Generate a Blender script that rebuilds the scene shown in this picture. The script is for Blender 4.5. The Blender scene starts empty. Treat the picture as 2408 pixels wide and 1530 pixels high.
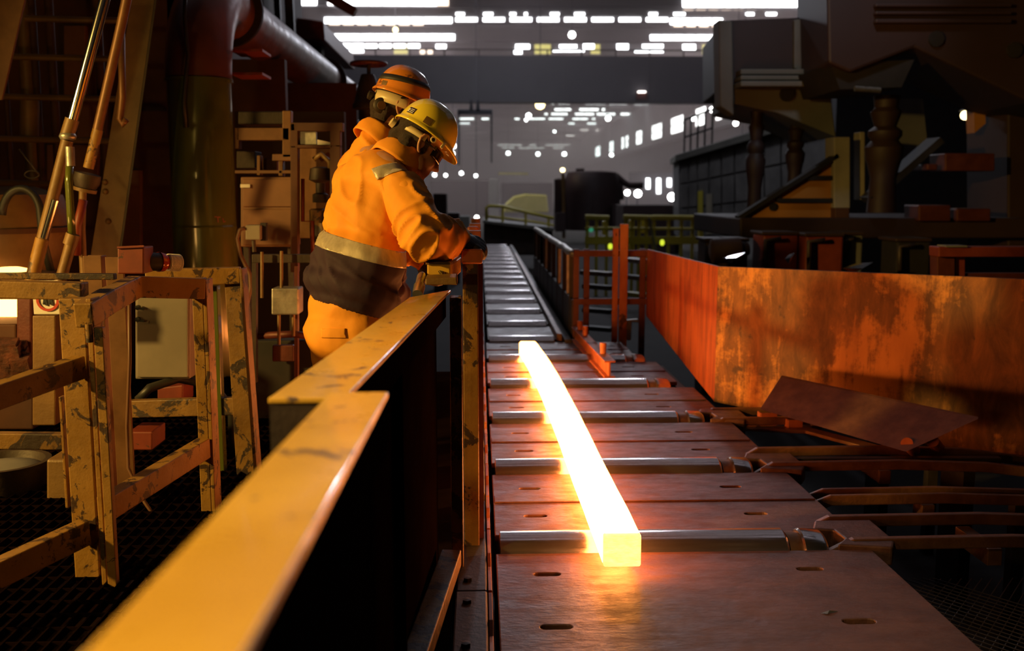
import bpy, bmesh, math, random
from mathutils import Vector, Matrix, noise
V = Vector
rnd = random.Random(7)
SC = bpy.context.scene
COL = SC.collection

# ---------------------------------------------------------------- camera, world, light, exposure
FPX, CX, CY = 2341.0, 1204.0, 765.0
PITCH = math.atan(314 / 2341)
YAW = math.atan(78 * math.cos(PITCH) / 2341)
EYE = V((0, 0, 1.4))
cam = bpy.data.cameras.new('camera'); cam_o = bpy.data.objects.new('camera', cam); COL.objects.link(cam_o)
cam.sensor_width = 36.0; cam.lens = FPX / 2408 * 36.0
cam_o.location = EYE; cam_o.rotation_euler = (math.pi / 2 - PITCH, 0, -YAW)
cam.clip_start = 0.02; cam.clip_end = 800
cam.dof.use_dof = True; cam.dof.focus_distance = 3.8; cam.dof.aperture_fstop = 2.6
SC.camera = cam_o
SC.view_settings.view_transform = 'Standard'; SC.view_settings.look = 'None'
SC.view_settings.exposure = 0.0; SC.view_settings.gamma = 1.0; SC.view_settings.use_curve_mapping = False
SC.cycles.use_denoising = True
SC.cycles.max_bounces = 6; SC.cycles.diffuse_bounces = 3; SC.cycles.glossy_bounces = 3
SC.cycles.transmission_bounces = 3; SC.cycles.volume_bounces = 0
SC.cycles.sample_clamp_indirect = 6.0
SC.cycles.caustics_reflective = False; SC.cycles.caustics_refractive = False

world = bpy.data.worlds.new('world'); SC.world = world; world.use_nodes = True
world.node_tree.nodes['Background'].inputs[0].default_value = (0.55, 0.6, 0.9, 1)
world.node_tree.nodes['Background'].inputs[1].default_value = 0.006

def lamp(name, kind, loc, power, color, size=0.3, aim=None, spot=None):
    l = bpy.data.lights.new(name, kind); o = bpy.data.objects.new(name, l); COL.objects.link(o)
    l.energy = power; l.color = color; o.location = loc
    if kind == 'AREA':
        l.shape = 'RECTANGLE'; l.size, l.size_y = size
    else:
        l.shadow_soft_size = size
    if kind == 'SPOT' and spot: l.spot_size = spot; l.spot_blend = 0.6
    if aim is not None:
        o.rotation_euler = (V(aim) - V(loc)).to_track_quat('-Z', 'Y').to_euler()
    return o
# the furnace mouth behind and to the left of the camera
lamp('furnace_light', 'POINT', (-3.0, -1.3, 1.52), 100, (1.0, 0.62, 0.15), 0.09)
lamp('side_furnace_light', 'SPOT', (-6.2, 1.2, 3.0), 2350, (1.0, 0.62, 0.14), 0.16, (0.74, 3.56, 0.9), math.radians(72))
# warm work lamp high over the walkway, behind the camera
lamp('walkway_light', 'SPOT', (-1.6, 0.2, 4.4), 700, (1.0, 0.68, 0.28), 0.25, (-0.15, 1.35, 1.0), math.radians(46))
# the smaller hearth by the far end of the railing
lamp('hearth_light', 'POINT', (-2.75, 4.6, 0.95), 16, (1.0, 0.5, 0.13), 0.15)
# cool high-bay lights over the middle of the hall
lamp('highbay_light', 'POINT', (4.0, 25.0, 10.0), 650, (0.86, 0.88, 1.0), 0.5)
lamp('highbay_light', 'POINT', (2.0, 44.0, 10.0), 1500, (0.86, 0.88, 1.0), 0.5)
# added spot that brightens the machine bay to the right
lamp('bay_fill_light', 'SPOT', (3.2, 8.6, 5.0), 110, (0.8, 0.9, 1.0), 0.2, (4.5, 13, 2.3), 0.9)

# ---------------------------------------------------------------- pixel -> point helpers
_r = V((math.cos(YAW), -math.sin(YAW), 0))
_f = V((math.sin(YAW) * math.cos(PITCH), math.cos(YAW) * math.cos(PITCH), -math.sin(PITCH)))
_u = _r.cross(_f)
def ray(px, py): return _f * FPX + _r * (px - CX) + _u * (CY - py)
def at(px, py, Y):
    d = ray(px, py); return EYE + d * (Y / d.y)
def gz(px, py, z=0.0):
    d = ray(px, py); return EYE + d * ((z - EYE.z) / d.z)

# ---------------------------------------------------------------- mesh builder
class MB:
    def __init__(s): s.v = []; s.f = []
    def add(s, vs, fs):
        n = len(s.v); s.v += [tuple(p) for p in vs]; s.f += [tuple(i + n for i in f) for f in fs]; return s
    def box(s, lo, hi):
        x0, y0, z0 = (min(a, b) for a, b in zip(lo, hi)); x1, y1, z1 = (max(a, b) for a, b in zip(lo, hi))
        return s.add([(x0,y0,z0),(x1,y0,z0),(x1,y1,z0),(x0,y1,z0),(x0,y0,z1),(x1,y0,z1),(x1,y1,z1),(x0,y1,z1)],
                     [(0,3,2,1),(4,5,6,7),(0,1,5,4),(1,2,6,5),(2,3,7,6),(3,0,4,7)])
    def obox(s, c, ax, ay, az):
        c, ax, ay, az = V(c), V(ax), V(ay), V(az)
        vs = [c + ax*i + ay*j + az*k for k in (-1,1) for i, j in ((-1,-1),(1,-1),(1,1),(-1,1))]
        fs = [(0,3,2,1),(4,5,6,7),(0,1,5,4),(1,2,6,5),(2,3,7,6),(3,0,4,7)]
        if ax.cross(ay).dot(az) < 0: fs = [f[::-1] for f in fs]
        return s.add(vs, fs)
    def bar(s, a, b, w, h, up=(0,0,1)):
        a, b = V(a), V(b); d = b - a; up = V(up)
        side = d.cross(up)
        if side.length < 1e-6: side = d.cross(V((0,1,0)))
        side.normalize(); u = side.cross(d).normalized()
        return s.obox((a+b)/2, d/2, side*w/2, u*h/2)
    def path(s, pts, w, h, up=(0,0,1)):
        """rectangular section swept with mitred corners"""
        pts = [V(p) for p in pts]; n = len(pts); vs = []
        for i, p in enumerate(pts):
            d = ((pts[i]-pts[i-1]).normalized() if i else V()) + ((pts[i+1]-pts[i]).normalized() if i < n-1 else V())
            d.normalize(); side = d.cross(V(up)).normalized(); u = side.cross(d).normalized()
            vs += [p - side*w/2 - u*h/2, p + side*w/2 - u*h/2, p + side*w/2 + u*h/2, p - side*w/2 + u*h/2]
        fs = [(0,1,2,3), tuple(4*(n-1)+k for k in (3,2,1,0))]
        for i in range(n-1):
            for k in range(4):
                a, b = 4*i+k, 4*i+(k+1)%4; fs.append((a, a+4, b+4, b))
        return s.add(vs, fs)
    def tube(s, pts, r, n=12, cap=True):
        pts = [V(p) for p in pts]; m = len(pts); rr = r if isinstance(r, (list, tuple)) else [r]*m
        vs = []; prev = None
        for i, p in enumerate(pts):
            d = pts[min(i+1, m-1)] - pts[max(i-1, 0)]; d.normalize()
            if prev is None:
                prev = d.cross(V((0,0,1)) if abs(d.z) < 0.9 else V((1,0,0))).normalized()
            side = (prev - d*prev.dot(d)).normalized(); prev = side; u = d.cross(side)
            for k in range(n):
                t = 2*math.pi*k/n; vs.append(p + (side*math.cos(t) + u*math.sin(t))*rr[i])
        fs = []
        for i in range(m-1):
            for k in range(n):
                a = i*n+k; b = i*n+(k+1)%n; fs.append((a, b, b+n, a+n))
        if cap: fs += [tuple(range(n))[::-1], tuple((m-1)*n+k for k in range(n))]
        return s.add(vs, fs)
    def prism(s, poly, d):
        """planar polygon extruded by vector d"""
        n = len(poly); d = V(d); poly = [V(p) for p in poly]
        nn = V((0,0,0))
        for i in range(n): nn += poly[i].cross(poly[(i+1) % n])
        if nn.dot(d) > 0: poly = poly[::-1]
        vs = poly + [p + d for p in poly]
        fs = [tuple(range(n)), tuple(range(n, 2*n))[::-1]]
        fs += [(i, i+n, (i+1)%n+n, (i+1)%n) for i in range(n)]
        return s.add(vs, fs)
    def ibeam(s, a, b, w, h, t=0.012, up=(0,0,1)):
        a, b = V(a), V(b); d = (b-a); up = V(up); side = d.cross(up).normalized(); u = side.cross(d).normalized()
        prof = [(-w/2,-h/2),(w/2,-h/2),(w/2,-h/2+t),(t/2,-h/2+t),(t/2,h/2-t),(w/2,h/2-t),(w/2,h/2),(-w/2,h/2),(-w/2,h/2-t),(-t/2,h/2-t),(-t/2,-h/2+t),(-w/2,-h/2+t)]
        return s.prism([a + side*x + u*y for x, y in prof], d)
    def channel(s, a, b, w, h, t=0.01, up=(0,0,1), flip=1):
        """C section: web vertical, flanges towards flip*side"""
        a, b = V(a), V(b); d = (b-a); up = V(up); side = d.cross(up).normalized()*flip; u = up - d*up.dot(d)/d.length_squared; u.normalize()
        prof = [(0,-h/2),(w,-h/2),(w,-h/2+t),(t,-h/2+t),(t,h/2-t),(w,h/2-t),(w,h/2),(0,h/2)]
        return s.prism([a + side*x + u*y for x, y in prof], d)
    def lathe(s, base, axis, prof, n=20):
        """prof = [(distance along axis, radius)]"""
        base, axis = V(base), V(axis).normalized()
        return s.tube_raw([base + axis*t for t, _ in prof], [r for _, r in prof], axis, n)
    def tube_raw(s, pts, rr, axis, n):
        side = axis.cross(V((0,0,1)) if abs(axis.z) < 0.9 else V((1,0,0))).normalized(); u = axis.cross(side)
        vs = []; m = len(pts)
        for p, r in zip(pts, rr):
            for k in range(n):
                t = 2*math.pi*k/n; vs.append(p + (side*math.cos(t)+u*math.sin(t))*max(r, 1e-4))
        fs = [(i*n+k, i*n+(k+1)%n, (i+1)*n+(k+1)%n, (i+1)*n+k) for i in range(m-1) for k in range(n)]
        fs += [tuple(range(n))[::-1], tuple((m-1)*n+k for k in range(n))]
        return s.add(vs, fs)
    def grid(s, fn, nu, nv, closed=False):
        vs = [fn(i/(nu-1), j/(nv-1)) for j in range(nv) for i in range(nu)]
        fs = [(j*nu+i, j*nu+i+1, (j+1)*nu+i+1, (j+1)*nu+i) for j in range(nv-1) for i in range(nu-1)]
        return s.add(vs, fs)
    def mesh(s, name):
        me = bpy.data.meshes.new(name); me.from_pydata(s.v, [], s.f); me.validate(); me.update()
        return me

def link(name, me, mat, parent=None, smooth=False, bevel=0.0, solid=0.0, loc=None):
    o = bpy.data.objects.new(name, me); COL.objects.link(o)
    if mat and not me.materials: me.materials.append(mat)
    if smooth:
        for p in me.polygons: p.use_smooth = True
        if smooth == 'auto':
            m = None
            bm = bmesh.new(); bm.from_mesh(me)
            for e in bm.edges:
                if len(e.link_faces) == 2 and e.calc_face_angle(0) > math.radians(38): e.smooth = False
            bm.to_mesh(me); bm.free()
    if solid:
        m = o.modifiers.new('thickness', 'SOLIDIFY'); m.thickness = solid; m.offset = 0
    if bevel:
        m = o.modifiers.new('edge', 'BEVEL'); m.width = bevel; m.segments = 2; m.limit_method = 'ANGLE'; m.angle_limit = math.radians(40)
    if loc is not None: o.location = loc
    if parent is not None:
        o.parent = parent
        if loc is None: o.matrix_parent_inverse = Matrix.Translation(-V(parent.location))
    return o
def thing(name, label, cat, loc=(0,0,0), group=None):
    o = bpy.data.objects.new(name, None); COL.objects.link(o); o.location = loc; o.empty_display_size = 0.1
    return tag(o, label, cat, group)
def tag(o, label, cat, group=None, kind=None):
    if label: o['label'] = label
    if cat: o['category'] = cat
    if group: o['group'] = group
    if kind: o['kind'] = kind
    return o
def part(name, mb, mat, parent, smooth=False, bevel=0.0, label=None, kind=None):
    o = link(name, mb.mesh(name) if isinstance(mb, MB) else mb, mat, parent, smooth, bevel)
    if label: o['label'] = label
    if kind: o['kind'] = kind
    return o
def sub(name, mb, mat, parent, smooth=False, bevel=0.0, label=None):
    """part of a part (its parent sits at the identity below a thing)"""
    o = link(name, mb.mesh(name) if isinstance(mb, MB) else mb, mat, None, smooth, bevel)
    o.parent = parent
    if label: o['label'] = label
    return o
def single(name, mb, mat, label, cat, group=None, smooth=False, bevel=0.0):
    return tag(link(name, mb.mesh(name) if isinstance(mb, MB) else mb, mat, None, smooth, bevel), label, cat, group)
def structure(name, mb, mat, parent=None, smooth=False, bevel=0.0):
    o = link(name, mb.mesh(name) if isinstance(mb, MB) else mb, mat, parent, smooth, bevel)
    o['kind'] = 'structure'; return o

# ---------------------------------------------------------------- materials
def newmat(name):
    m = bpy.data.materials.new(name); m.use_nodes = True
    nt = m.node_tree; b = nt.nodes['Principled BSDF']
    return m, nt, b
def nd(nt, kind, **kw):
    n = nt.nodes.new(kind)
    for k, v in kw.items(): setattr(n, k, v)
    return n
def ramp(nt, src, stops):
    r = nd(nt, 'ShaderNodeValToRGB'); el = r.color_ramp.elements
    while len(el) < len(stops): el.new(0.5)
    for e, (p, c) in zip(el, stops):
        e.position = p; e.color = (*c, 1) if not isinstance(c, float) else (c, c, c, 1)
    nt.links.new(src, r.inputs[0]); return r.outputs[0]
def noise_tex(nt, scale, detail=5, rough=0.6, stretch=(1,1,1), dist=0.0):
    tc = nd(nt, 'ShaderNodeTexCoord'); mp = nd(nt, 'ShaderNodeMapping'); mp.inputs['Scale'].default_value = stretch
    nt.links.new(tc.outputs['Object'], mp.inputs[0])
    n = nd(nt, 'ShaderNodeTexNoise'); n.inputs['Scale'].default_value = scale; n.inputs['Detail'].default_value = detail
    n.inputs['Roughness'].default_value = rough; n.inputs['Distortion'].default_value = dist
    nt.links.new(mp.outputs[0], n.inputs['Vector']); return n.outputs['Fac']
def mixc(nt, fac, a, b):
    m = nd(nt, 'ShaderNodeMix', data_type='RGBA')
    nt.links.new(fac, m.inputs[0])
    for s, i in ((a, 6), (b, 7)):
        if isinstance(s, tuple): m.inputs[i].default_value = (*s, 1)
        else: nt.links.new(s, m.inputs[i])
    return m.outputs[2]
def surf(name, c1, c2=None, scale=6, rough=0.5, metal=0.0, chip=None, chip_at=0.62, chip_scale=9, bump=0.0, bump_scale=40,
         stretch=(1,1,1), rough2=None, coat=0.0, spec=0.5):
    m, nt, b = newmat(name)
    col = None
    if c2:
        col = ramp(nt, noise_tex(nt, scale, 6, 0.62, stretch), [(0.36, c1), (0.66, c2)])
    if chip:
        f = ramp(nt, noise_tex(nt, chip_scale, 8, 0.68, (1,1,1), 0.6), [(chip_at, 0.0), (chip_at + 0.025, 1.0)])
        col = mixc(nt, f, col if col else c1, chip)
    if col: nt.links.new(col, b.inputs['Base Color'])
    else: b.inputs['Base Color'].default_value = (*c1, 1)
    b.inputs['Roughness'].default_value = rough; b.inputs['Metallic'].default_value = metal
    b.inputs['Coat Weight'].default_value = coat; b.inputs['Coat Roughness'].default_value = 0.08
    b.inputs['Specular IOR Level'].default_value = spec
    if rough2 is not None:
        rr = ramp(nt, noise_tex(nt, scale*2.3, 6, 0.7, stretch), [(0.35, float(rough)), (0.65, float(rough2))])
        nt.links.new(rr, b.inputs['Roughness'])
    if bump:
        bp = nd(nt, 'ShaderNodeBump'); bp.inputs['Strength'].default_value = bump; bp.inputs['Distance'].default_value = 0.01
        nt.links.new(noise_tex(nt, bump_scale, 6, 0.65, stretch), bp.inputs['Height']); nt.links.new(bp.outputs[0], b.inputs['Normal'])
    return m
def glow(name, color, strength, sample=True):
    m, nt, b = newmat(name)
    b.inputs['Base Color'].default_value = (0.02, 0.02, 0.02, 1)
    b.inputs['Emission Color'].default_value = (*color, 1); b.inputs['Emission Strength'].default_value = strength
    if not sample: m.cycles.emission_sampling = 'NONE'
    return m

M = {}
M['deck'] = surf('rolled_deck_steel', (0.085,0.036,0.025), (0.155,0.066,0.046), 3.5, 0.33, 0.15, bump=0.35, bump_scale=28, rough2=0.6, stretch=(1,2.2,1), spec=0.6)
M['roller'] = surf('worn_roller_steel', (0.52,0.47,0.46), (0.66,0.61,0.60), 5, 0.13, 0.95, bump=0.04, bump_scale=40, stretch=(0.3,3,3), rough2=0.26)
M['roller_rust'] = surf('rusty_roller_collar', (0.16,0.07,0.03), (0.25,0.12,0.06), 20, 0.5, 0.6)
M['bracket'] = surf('worn_brown_bracket_steel', (0.10,0.045,0.03), (0.19,0.10,0.075), 8, 0.36, 0.5, bump=0.3, bump_scale=30, rough2=0.55)
M['arm'] = surf('brown_arm_steel', (0.13,0.055,0.028), (0.22,0.10,0.05), 9, 0.42, 0.4, bump=0.3, bump_scale=40)
M['dark'] = surf('sooty_dark_steel', (0.028,0.019,0.015), (0.055,0.035,0.026), 5, 0.55, 0.3, bump=0.2)
M['black'] = surf('black_soot', (0.009,0.006,0.006), (0.016,0.011,0.010), 5, 0.75)
M['darkred'] = surf('dark_red_oxide_steel', (0.085,0.017,0.010), (0.13,0.030,0.016), 6, 0.5, 0.2, bump=0.2)
M['redpost'] = surf('red_rust_post', (0.30,0.085,0.03), (0.48,0.16,0.06), 6, 0.55, 0.1, chip=(0.06,0.02,0.012), chip_at=0.63, chip_scale=7, stretch=(1,1,0.4))
M['fence'] = surf('chipped_ochre_paint', (0.23,0.112,0.016), (0.33,0.17,0.03), 5, 0.42, 0.0, chip=(0.045,0.02,0.011), chip_at=0.55, chip_scale=13, bump=0.25, bump_scale=30, rough2=0.6)
M['fence2'] = surf('grimy_ochre_paint', (0.14,0.066,0.011), (0.24,0.12,0.022), 6, 0.5, 0.0, chip=(0.03,0.015,0.01), chip_at=0.52, chip_scale=8, bump=0.25)
M['mustard'] = surf('glossy_mustard_paint', (0.52,0.285,0.03), (0.64,0.375,0.05), 4, 0.26, 0.0, chip=(0.12,0.075,0.05), chip_at=0.60, chip_scale=10, rough2=0.4, coat=0.3)
M['brownpost'] = surf('brown_steel_post', (0.13,0.055,0.02), (0.20,0.09,0.035), 7, 0.45, 0.3)
M['guard'] = None
M['duct'] = surf('olive_green_duct_paint', (0.085,0.100,0.016), (0.115,0.125,0.02), 2.0, 0.17, 0.1, chip=(0.10,0.05,0.02), chip_at=0.70, chip_scale=12, stretch=(1,1,0.3), rough2=0.24, coat=0.5)
M['ductred'] = surf('red_oxide_duct_paint', (0.12,0.035,0.018), (0.18,0.055,0.028), 3, 0.34, 0.1, rough2=0.5)
M['ochremetal'] = surf('dull_ochre_steel', (0.14,0.072,0.02), (0.21,0.115,0.033), 4, 0.5, 0.1, bump=0.2)
M['rustwall'] = surf('rust_brown_cladding', (0.05,0.016,0.007), (0.095,0.033,0.012), 2, 0.7, 0.0)
M['cabinet'] = surf('grey_enamel', (0.17,0.14,0.11), (0.22,0.18,0.14), 3, 0.42, 0.0, chip=(0.1,0.06,0.04), chip_at=0.72, chip_scale=14)
M['panelbrown'] = surf('brown_enamel', (0.17,0.07,0.03), (0.23,0.10,0.045), 3, 0.5)
M['steel'] = surf('bright_worn_steel', (0.42,0.40,0.38), (0.6,0.57,0.54), 12, 0.25, 0.9, rough2=0.42)
M['chrome'] = surf('polished_rod_steel', (0.75,0.72,0.68), None, rough=0.12, metal=1.0)
M['galv'] = surf('grey_galvanised_steel', (0.30,0.28,0.25), (0.46,0.43,0.38), 14, 0.35, 0.6, bump=0.2, bump_scale=50)
M['rubber'] = surf('black_rubber', (0.02,0.018,0.016), None, rough=0.5)
M['cable'] = surf('brown_cable', (0.14,0.06,0.03), None, rough=0.5)
M['redpaint'] = surf('dull_red_paint', (0.15,0.022,0.010), (0.21,0.034,0.014), 8, 0.5, chip=(0.06,0.02,0.012), chip_at=0.66, chip_scale=20)
M['white'] = surf('white_enamel', (0.68,0.62,0.55), (0.75,0.7,0.63), 5, 0.45)
M['signred'] = surf('sign_red', (0.5,0.05,0.03), None, rough=0.45)
M['signblack'] = surf('sign_black', (0.02,0.02,0.02), None, rough=0.45)
M['coal'] = surf('hot_slag', (0.04,0.018,0.012), (0.16,0.05,0.025), 18, 0.7, bump=0.8, bump_scale=30)
M['orange_fab'] = surf('orange_workwear_cotton', (0.84,0.30,0.014), (0.90,0.35,0.019), 7, 0.75, bump=0.12, bump_scale=25)
M['navy_fab'] = surf('navy_workwear_cotton', (0.022,0.007,0.020), (0.036,0.012,0.030), 7, 0.8, bump=0.12, bump_scale=25)
M['tape'] = surf('silver_reflective_tape', (0.46,0.37,0.27), (0.56,0.46,0.35), 30, 0.45, 0.25, stretch=(3,3,0.3))
M['skin'] = surf('warm_skin', (0.50,0.235,0.13), (0.56,0.275,0.16), 30, 0.5)
M['hair'] = surf('short_dark_brown_hair', (0.022,0.010,0.006), (0.045,0.021,0.011), 120, 0.6, bump=0.6, bump_scale=160, stretch=(1,1,4))
M['glove'] = surf('black_work_glove', (0.020,0.017,0.016), (0.04,0.033,0.03), 25, 0.55, bump=0.2, bump_scale=60)
M['hat_yellow'] = surf('glossy_yellow_helmet', (0.86,0.64,0.05), (0.90,0.68,0.06), 3, 0.22, coat=0.4)
M['hat_orange'] = surf('grubby_orange_helmet', (0.62,0.19,0.022), (0.72,0.25,0.035), 6, 0.25, chip=(0.22,0.07,0.02), chip_at=0.60, chip_scale=14, coat=0.3)
M['strap'] = surf('black_webbing', (0.02,0.016,0.016), None, rough=0.6)
M['cream'] = surf('cream_plastic', (0.62,0.48,0.26), None, rough=0.4)
M['lens'] = surf('smoked_lens', (0.02,0.012,0.01), None, rough=0.08, spec=0.8)
M['eye'] = surf('eye_white', (0.75,0.7,0.66), None, rough=0.2)
M['boot'] = surf('scuffed_black_leather', (0.022,0.018,0.016), (0.05,0.04,0.033), 20, 0.5)
M['sticker'] = surf('dark_purple_sticker', (0.035,0.018,0.05), None, rough=0.4)
M['paper'] = surf('white_print', (0.75,0.72,0.66), None, rough=0.5)
M['concrete'] = surf('grimy_concrete', (0.10,0.095,0.09), (0.17,0.16,0.15), 1.2, 0.85, bump=0.2, bump_scale=8)
M['hallfloor'] = surf('sooty_floor', (0.012,0.009,0.008), (0.022,0.016,0.013), 1.5, 0.9, bump=0.2, bump_scale=8)
M['roof'] = surf('dark_roof_sheet', (0.05,0.048,0.055), (0.07,0.066,0.073), 0.3, 0.7)
M['girder'] = surf('dark_grey_girder_paint', (0.055,0.053,0.062), (0.075,0.072,0.082), 0.3, 0.55)
M['stand_grey'] = surf('dull_grey_machine_paint', (0.12,0.115,0.10), (0.17,0.165,0.14), 1.0, 0.6, bump=0.15, bump_scale=8)
M['stand_dark'] = surf('maroon_black_machine_paint', (0.028,0.012,0.011), (0.040,0.018,0.016), 1.0, 0.6)
M['stand_pale'] = surf('pale_machine_paint', (0.26,0.23,0.17), (0.34,0.30,0.22), 2.0, 0.5)
M['orange_paint'] = surf('orange_machine_paint', (0.42,0.17,0.03), (0.50,0.21,0.04), 1.5, 0.5)
M['yellow_paint'] = surf('safety_yellow_paint', (0.50,0.42,0.04), (0.60,0.50,0.07), 1.5, 0.45)
M['billet'] = None
M['soot'] = surf('soot_and_shade_black', (0.006,0.003,0.0025), (0.010,0.005,0.004), 5, 0.9, spec=0.0)  # near-black soot with the shade around beams and grating put in, no sheen
def guard_mat():
    m, nt, b = newmat('scraped_orange_guard_plate')
    n1 = noise_tex(nt, 1.7, 8, 0.62, (1, 1, 0.8), 0.3); n2 = noise_tex(nt, 16, 6, 0.7, (1, 1, 0.10), 0.2); n3 = noise_tex(nt, 22, 5, 0.75)
    ma = nd(nt, 'ShaderNodeMath', operation='MULTIPLY_ADD'); nt.links.new(n2, ma.inputs[0]); ma.inputs[1].default_value = 0.38; nt.links.new(n1, ma.inputs[2])
    mb_ = nd(nt, 'ShaderNodeMath', operation='MULTIPLY_ADD'); nt.links.new(n3, mb_.inputs[0]); mb_.inputs[1].default_value = 0.22; nt.links.new(ma.outputs[0], mb_.inputs[2])
    big = ramp(nt, mb_.outputs[0], [(0.77, 0.0), (0.87, 1.0)])
    fine = ramp(nt, noise_tex(nt, 9, 8, 0.7, (1, 1, 0.35), 0.5), [(0.38, (0.085,0.028,0.007)), (0.52, (0.16,0.058,0.013)), (0.68, (0.26,0.10,0.022))])
    base = ramp(nt, noise_tex(nt, 5, 6, 0.6, (1, 1, 0.25)), [(0.3, (0.36,0.135,0.025)), (0.7, (0.60,0.27,0.055))])
    col = mixc(nt, big, fine, base)
    spots = ramp(nt, noise_tex(nt, 5.5, 4, 0.5), [(0.68, 0.0), (0.71, 1.0)])
    col = mixc(nt, spots, col, (0.06, 0.022, 0.012))
    nt.links.new(col, b.inputs['Base Color']); b.inputs['Roughness'].default_value = 0.6; b.inputs['Metallic'].default_value = 0.1
    return m
M['guard'] = guard_mat()
def rust_streak():
    m, nt, b = newmat('red_streaked_guard_plate')
    c = ramp(nt, noise_tex(nt, 14, 8, 0.7, (1, 1, 0.12), 0.4), [(0.32, (0.10,0.018,0.007)), (0.5, (0.30,0.062,0.016)), (0.72, (0.46,0.115,0.026))])
    nt.links.new(c, b.inputs['Base Color']); b.inputs['Roughness'].default_value = 0.55
    return m
M['guard_red'] = rust_streak()
def billet_mat():
    m, nt, b = newmat('white_hot_steel')
    b.inputs['Base Color'].default_value = (0.1, 0.05, 0.03, 1)
    c = ramp(nt, noise_tex(nt, 9, 6, 0.6), [(0.3, (1.0, 0.265, 0.050)), (0.7, (1.0, 0.29, 0.060))])
    nt.links.new(c, b.inputs['Emission Color']); b.inputs['Emission Strength'].default_value = 25.0
    return m
M['billet'] = billet_mat()
def billet_end():
    m, nt, b = newmat('yellow_hot_cut_end')
    b.inputs['Base Color'].default_value = (0.1, 0.05, 0.03, 1)
    c = ramp(nt, noise_tex(nt, 30, 6, 0.7, (1, 1, 3)), [(0.3, (1.0, 0.36, 0.05)), (0.7, (1.0, 0.48, 0.10))])
    nt.links.new(c, b.inputs['Emission Color']); b.inputs['Emission Strength'].default_value = 4.5
    return m
M['billet_end'] = billet_end()

# ---------------------------------------------------------------- room shell
hf = MB(); hf.box((-40, -6, -0.9), (40, 300, -0.8)); floor_o = structure('floor', hf, M['hallfloor'])
wl = structure('wall_left', MB().box((-26, -6, -0.8), (-25.6, 300, 14)), M['roof'])
wr = structure('wall_right', MB().box((24.5, -6, -0.8), (24.9, 300, 14)), M['roof'])
wf = structure('wall_far', MB().box((-26, 299, -0.8), (25, 299.4, 14)), M['concrete'])
ceil = structure('ceiling', MB().box((-26, -6, 14), (25, 300, 14.3)), M['roof'])
wbk = structure('wall_near', MB().box((-26, -6.4, -0.8), (25, -6, 14)), M['roof'])

# ---------------------------------------------------------------- roller table
RY = [3.84 + 1.1 * k for k in range(21)]
def slot_plate(x0, x1, y0, y1, slots, z1=0.0, t=0.03):
    """plate with round-ended slots cut right through"""
    bm = bmesh.new(); loops = []
    def ring(pts): 
        vs = [bm.verts.new((x, y, z1)) for x, y in pts]
        return [bm.edges.new((vs[i], vs[(i+1) % len(vs)])) for i in range(len(vs))]
    es = ring([(x0,y0),(x1,y0),(x1,y1),(x0,y1)])
    for cx, cy, L, W in slots:
        pts = []
        for k in range(7): a = -math.pi/2 + math.pi*k/6; pts.append((cx + L/2 - W/2 + math.cos(a)*W/2, cy + math.sin(a)*W/2))
        for k in range(7): a = math.pi/2 + math.pi*k/6; pts.append((cx - L/2 + W/2 + math.cos(a)*W/2, cy + math.sin(a)*W/2))
        es += ring(pts)
    bmesh.ops.triangle_fill(bm, use_beauty=True, use_dissolve=False, edges=es)
    bmesh.ops.recalc_face_normals(bm, faces=bm.faces)
    for f in bm.faces:
        if f.normal.z < 0: f.normal_flip()
    r = bmesh.ops.extrude_face_region(bm, geom=list(bm.faces))
    for v in r['geom']:
        if isinstance(v, bmesh.types.BMVert): v.co.z -= t
    bmesh.ops.recalc_face_normals(bm, faces=bm.faces)
    me = bpy.data.meshes.new('deck_plate'); bm.to_mesh(me); bm.free(); return me
table = thing('roller_table', 'long steel roller table of slotted brown deck plates under the glowing billet', 'conveyor', (0.8, 3, -0.8))
DX0, DX1 = 0.06, 1.545
spans = [(2.15, 3.735)] + [(RY[k] + .108, RY[k+1] - .108) for k in range(5)]
for i, (a, b) in enumerate(spans):
    if i == 0: sl = [(.245, 3.07, .105, .036), (.245, 3.52, .10, .034), (1.245, 3.08, .11, .04), (1.235, 3.54, .10, .034), (.245, 2.5, .1, .036), (1.24, 2.5, .1, .036)]
    else:
        sl = [(.24, a + .24, .10, .034), (.235, b - .24, .10, .034), (1.21, a + .24, .10, .034), (1.20, b - .24, .10, .034)]
    x1 = DX1 if i < 4 else (1.47 if i == 4 else 1.34)
    part('deck_plate', slot_plate(DX0, x1, a, b, sl), M['deck'], table, bevel=0.004)
    # a raised lip at the back edge and a seam strip, as the wear plates overlap
    if i: part('wear_strip', MB().box((DX0 + .005, a + .42, 0.0005), (x1 - .01, a + .52, 0.008)), M['deck'], table, bevel=0.003)
for k in range(5, 20):
    part('deck_plate', MB().box((.08, RY[k] + .108, -.03), (.78, RY[k+1] - .108, 0.0)), M['deck'], table, bevel=0.004)
part('side_girder', MB().box((-.02, 2.2, -.75), (.05, 26, -.10)), M['dark'], table)
part('side_girder', MB().box((1.47, 2.15, -.75), (1.535, 8.2, -.045)), M['dark'], table)
part('side_girder', MB().box((.80, 9.2, -.75), (.86, 26, .03)), M['dark'], table)
part('guide_strip', MB().bar((.76, 9.35, .03), (.80, 22, .03), .05, .07), M['bracket'], table, bevel=.004)
part('cross_beam', MB().box((.05, 2.2, -.7), (1.47, 3.6, -.25)), M['black'], table)
for k in range(5): part('cross_beam', MB().box((.05, RY[k] + .2, -.7), (1.47, RY[k+1] - .2, -.25)), M['black'], table)

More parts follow.
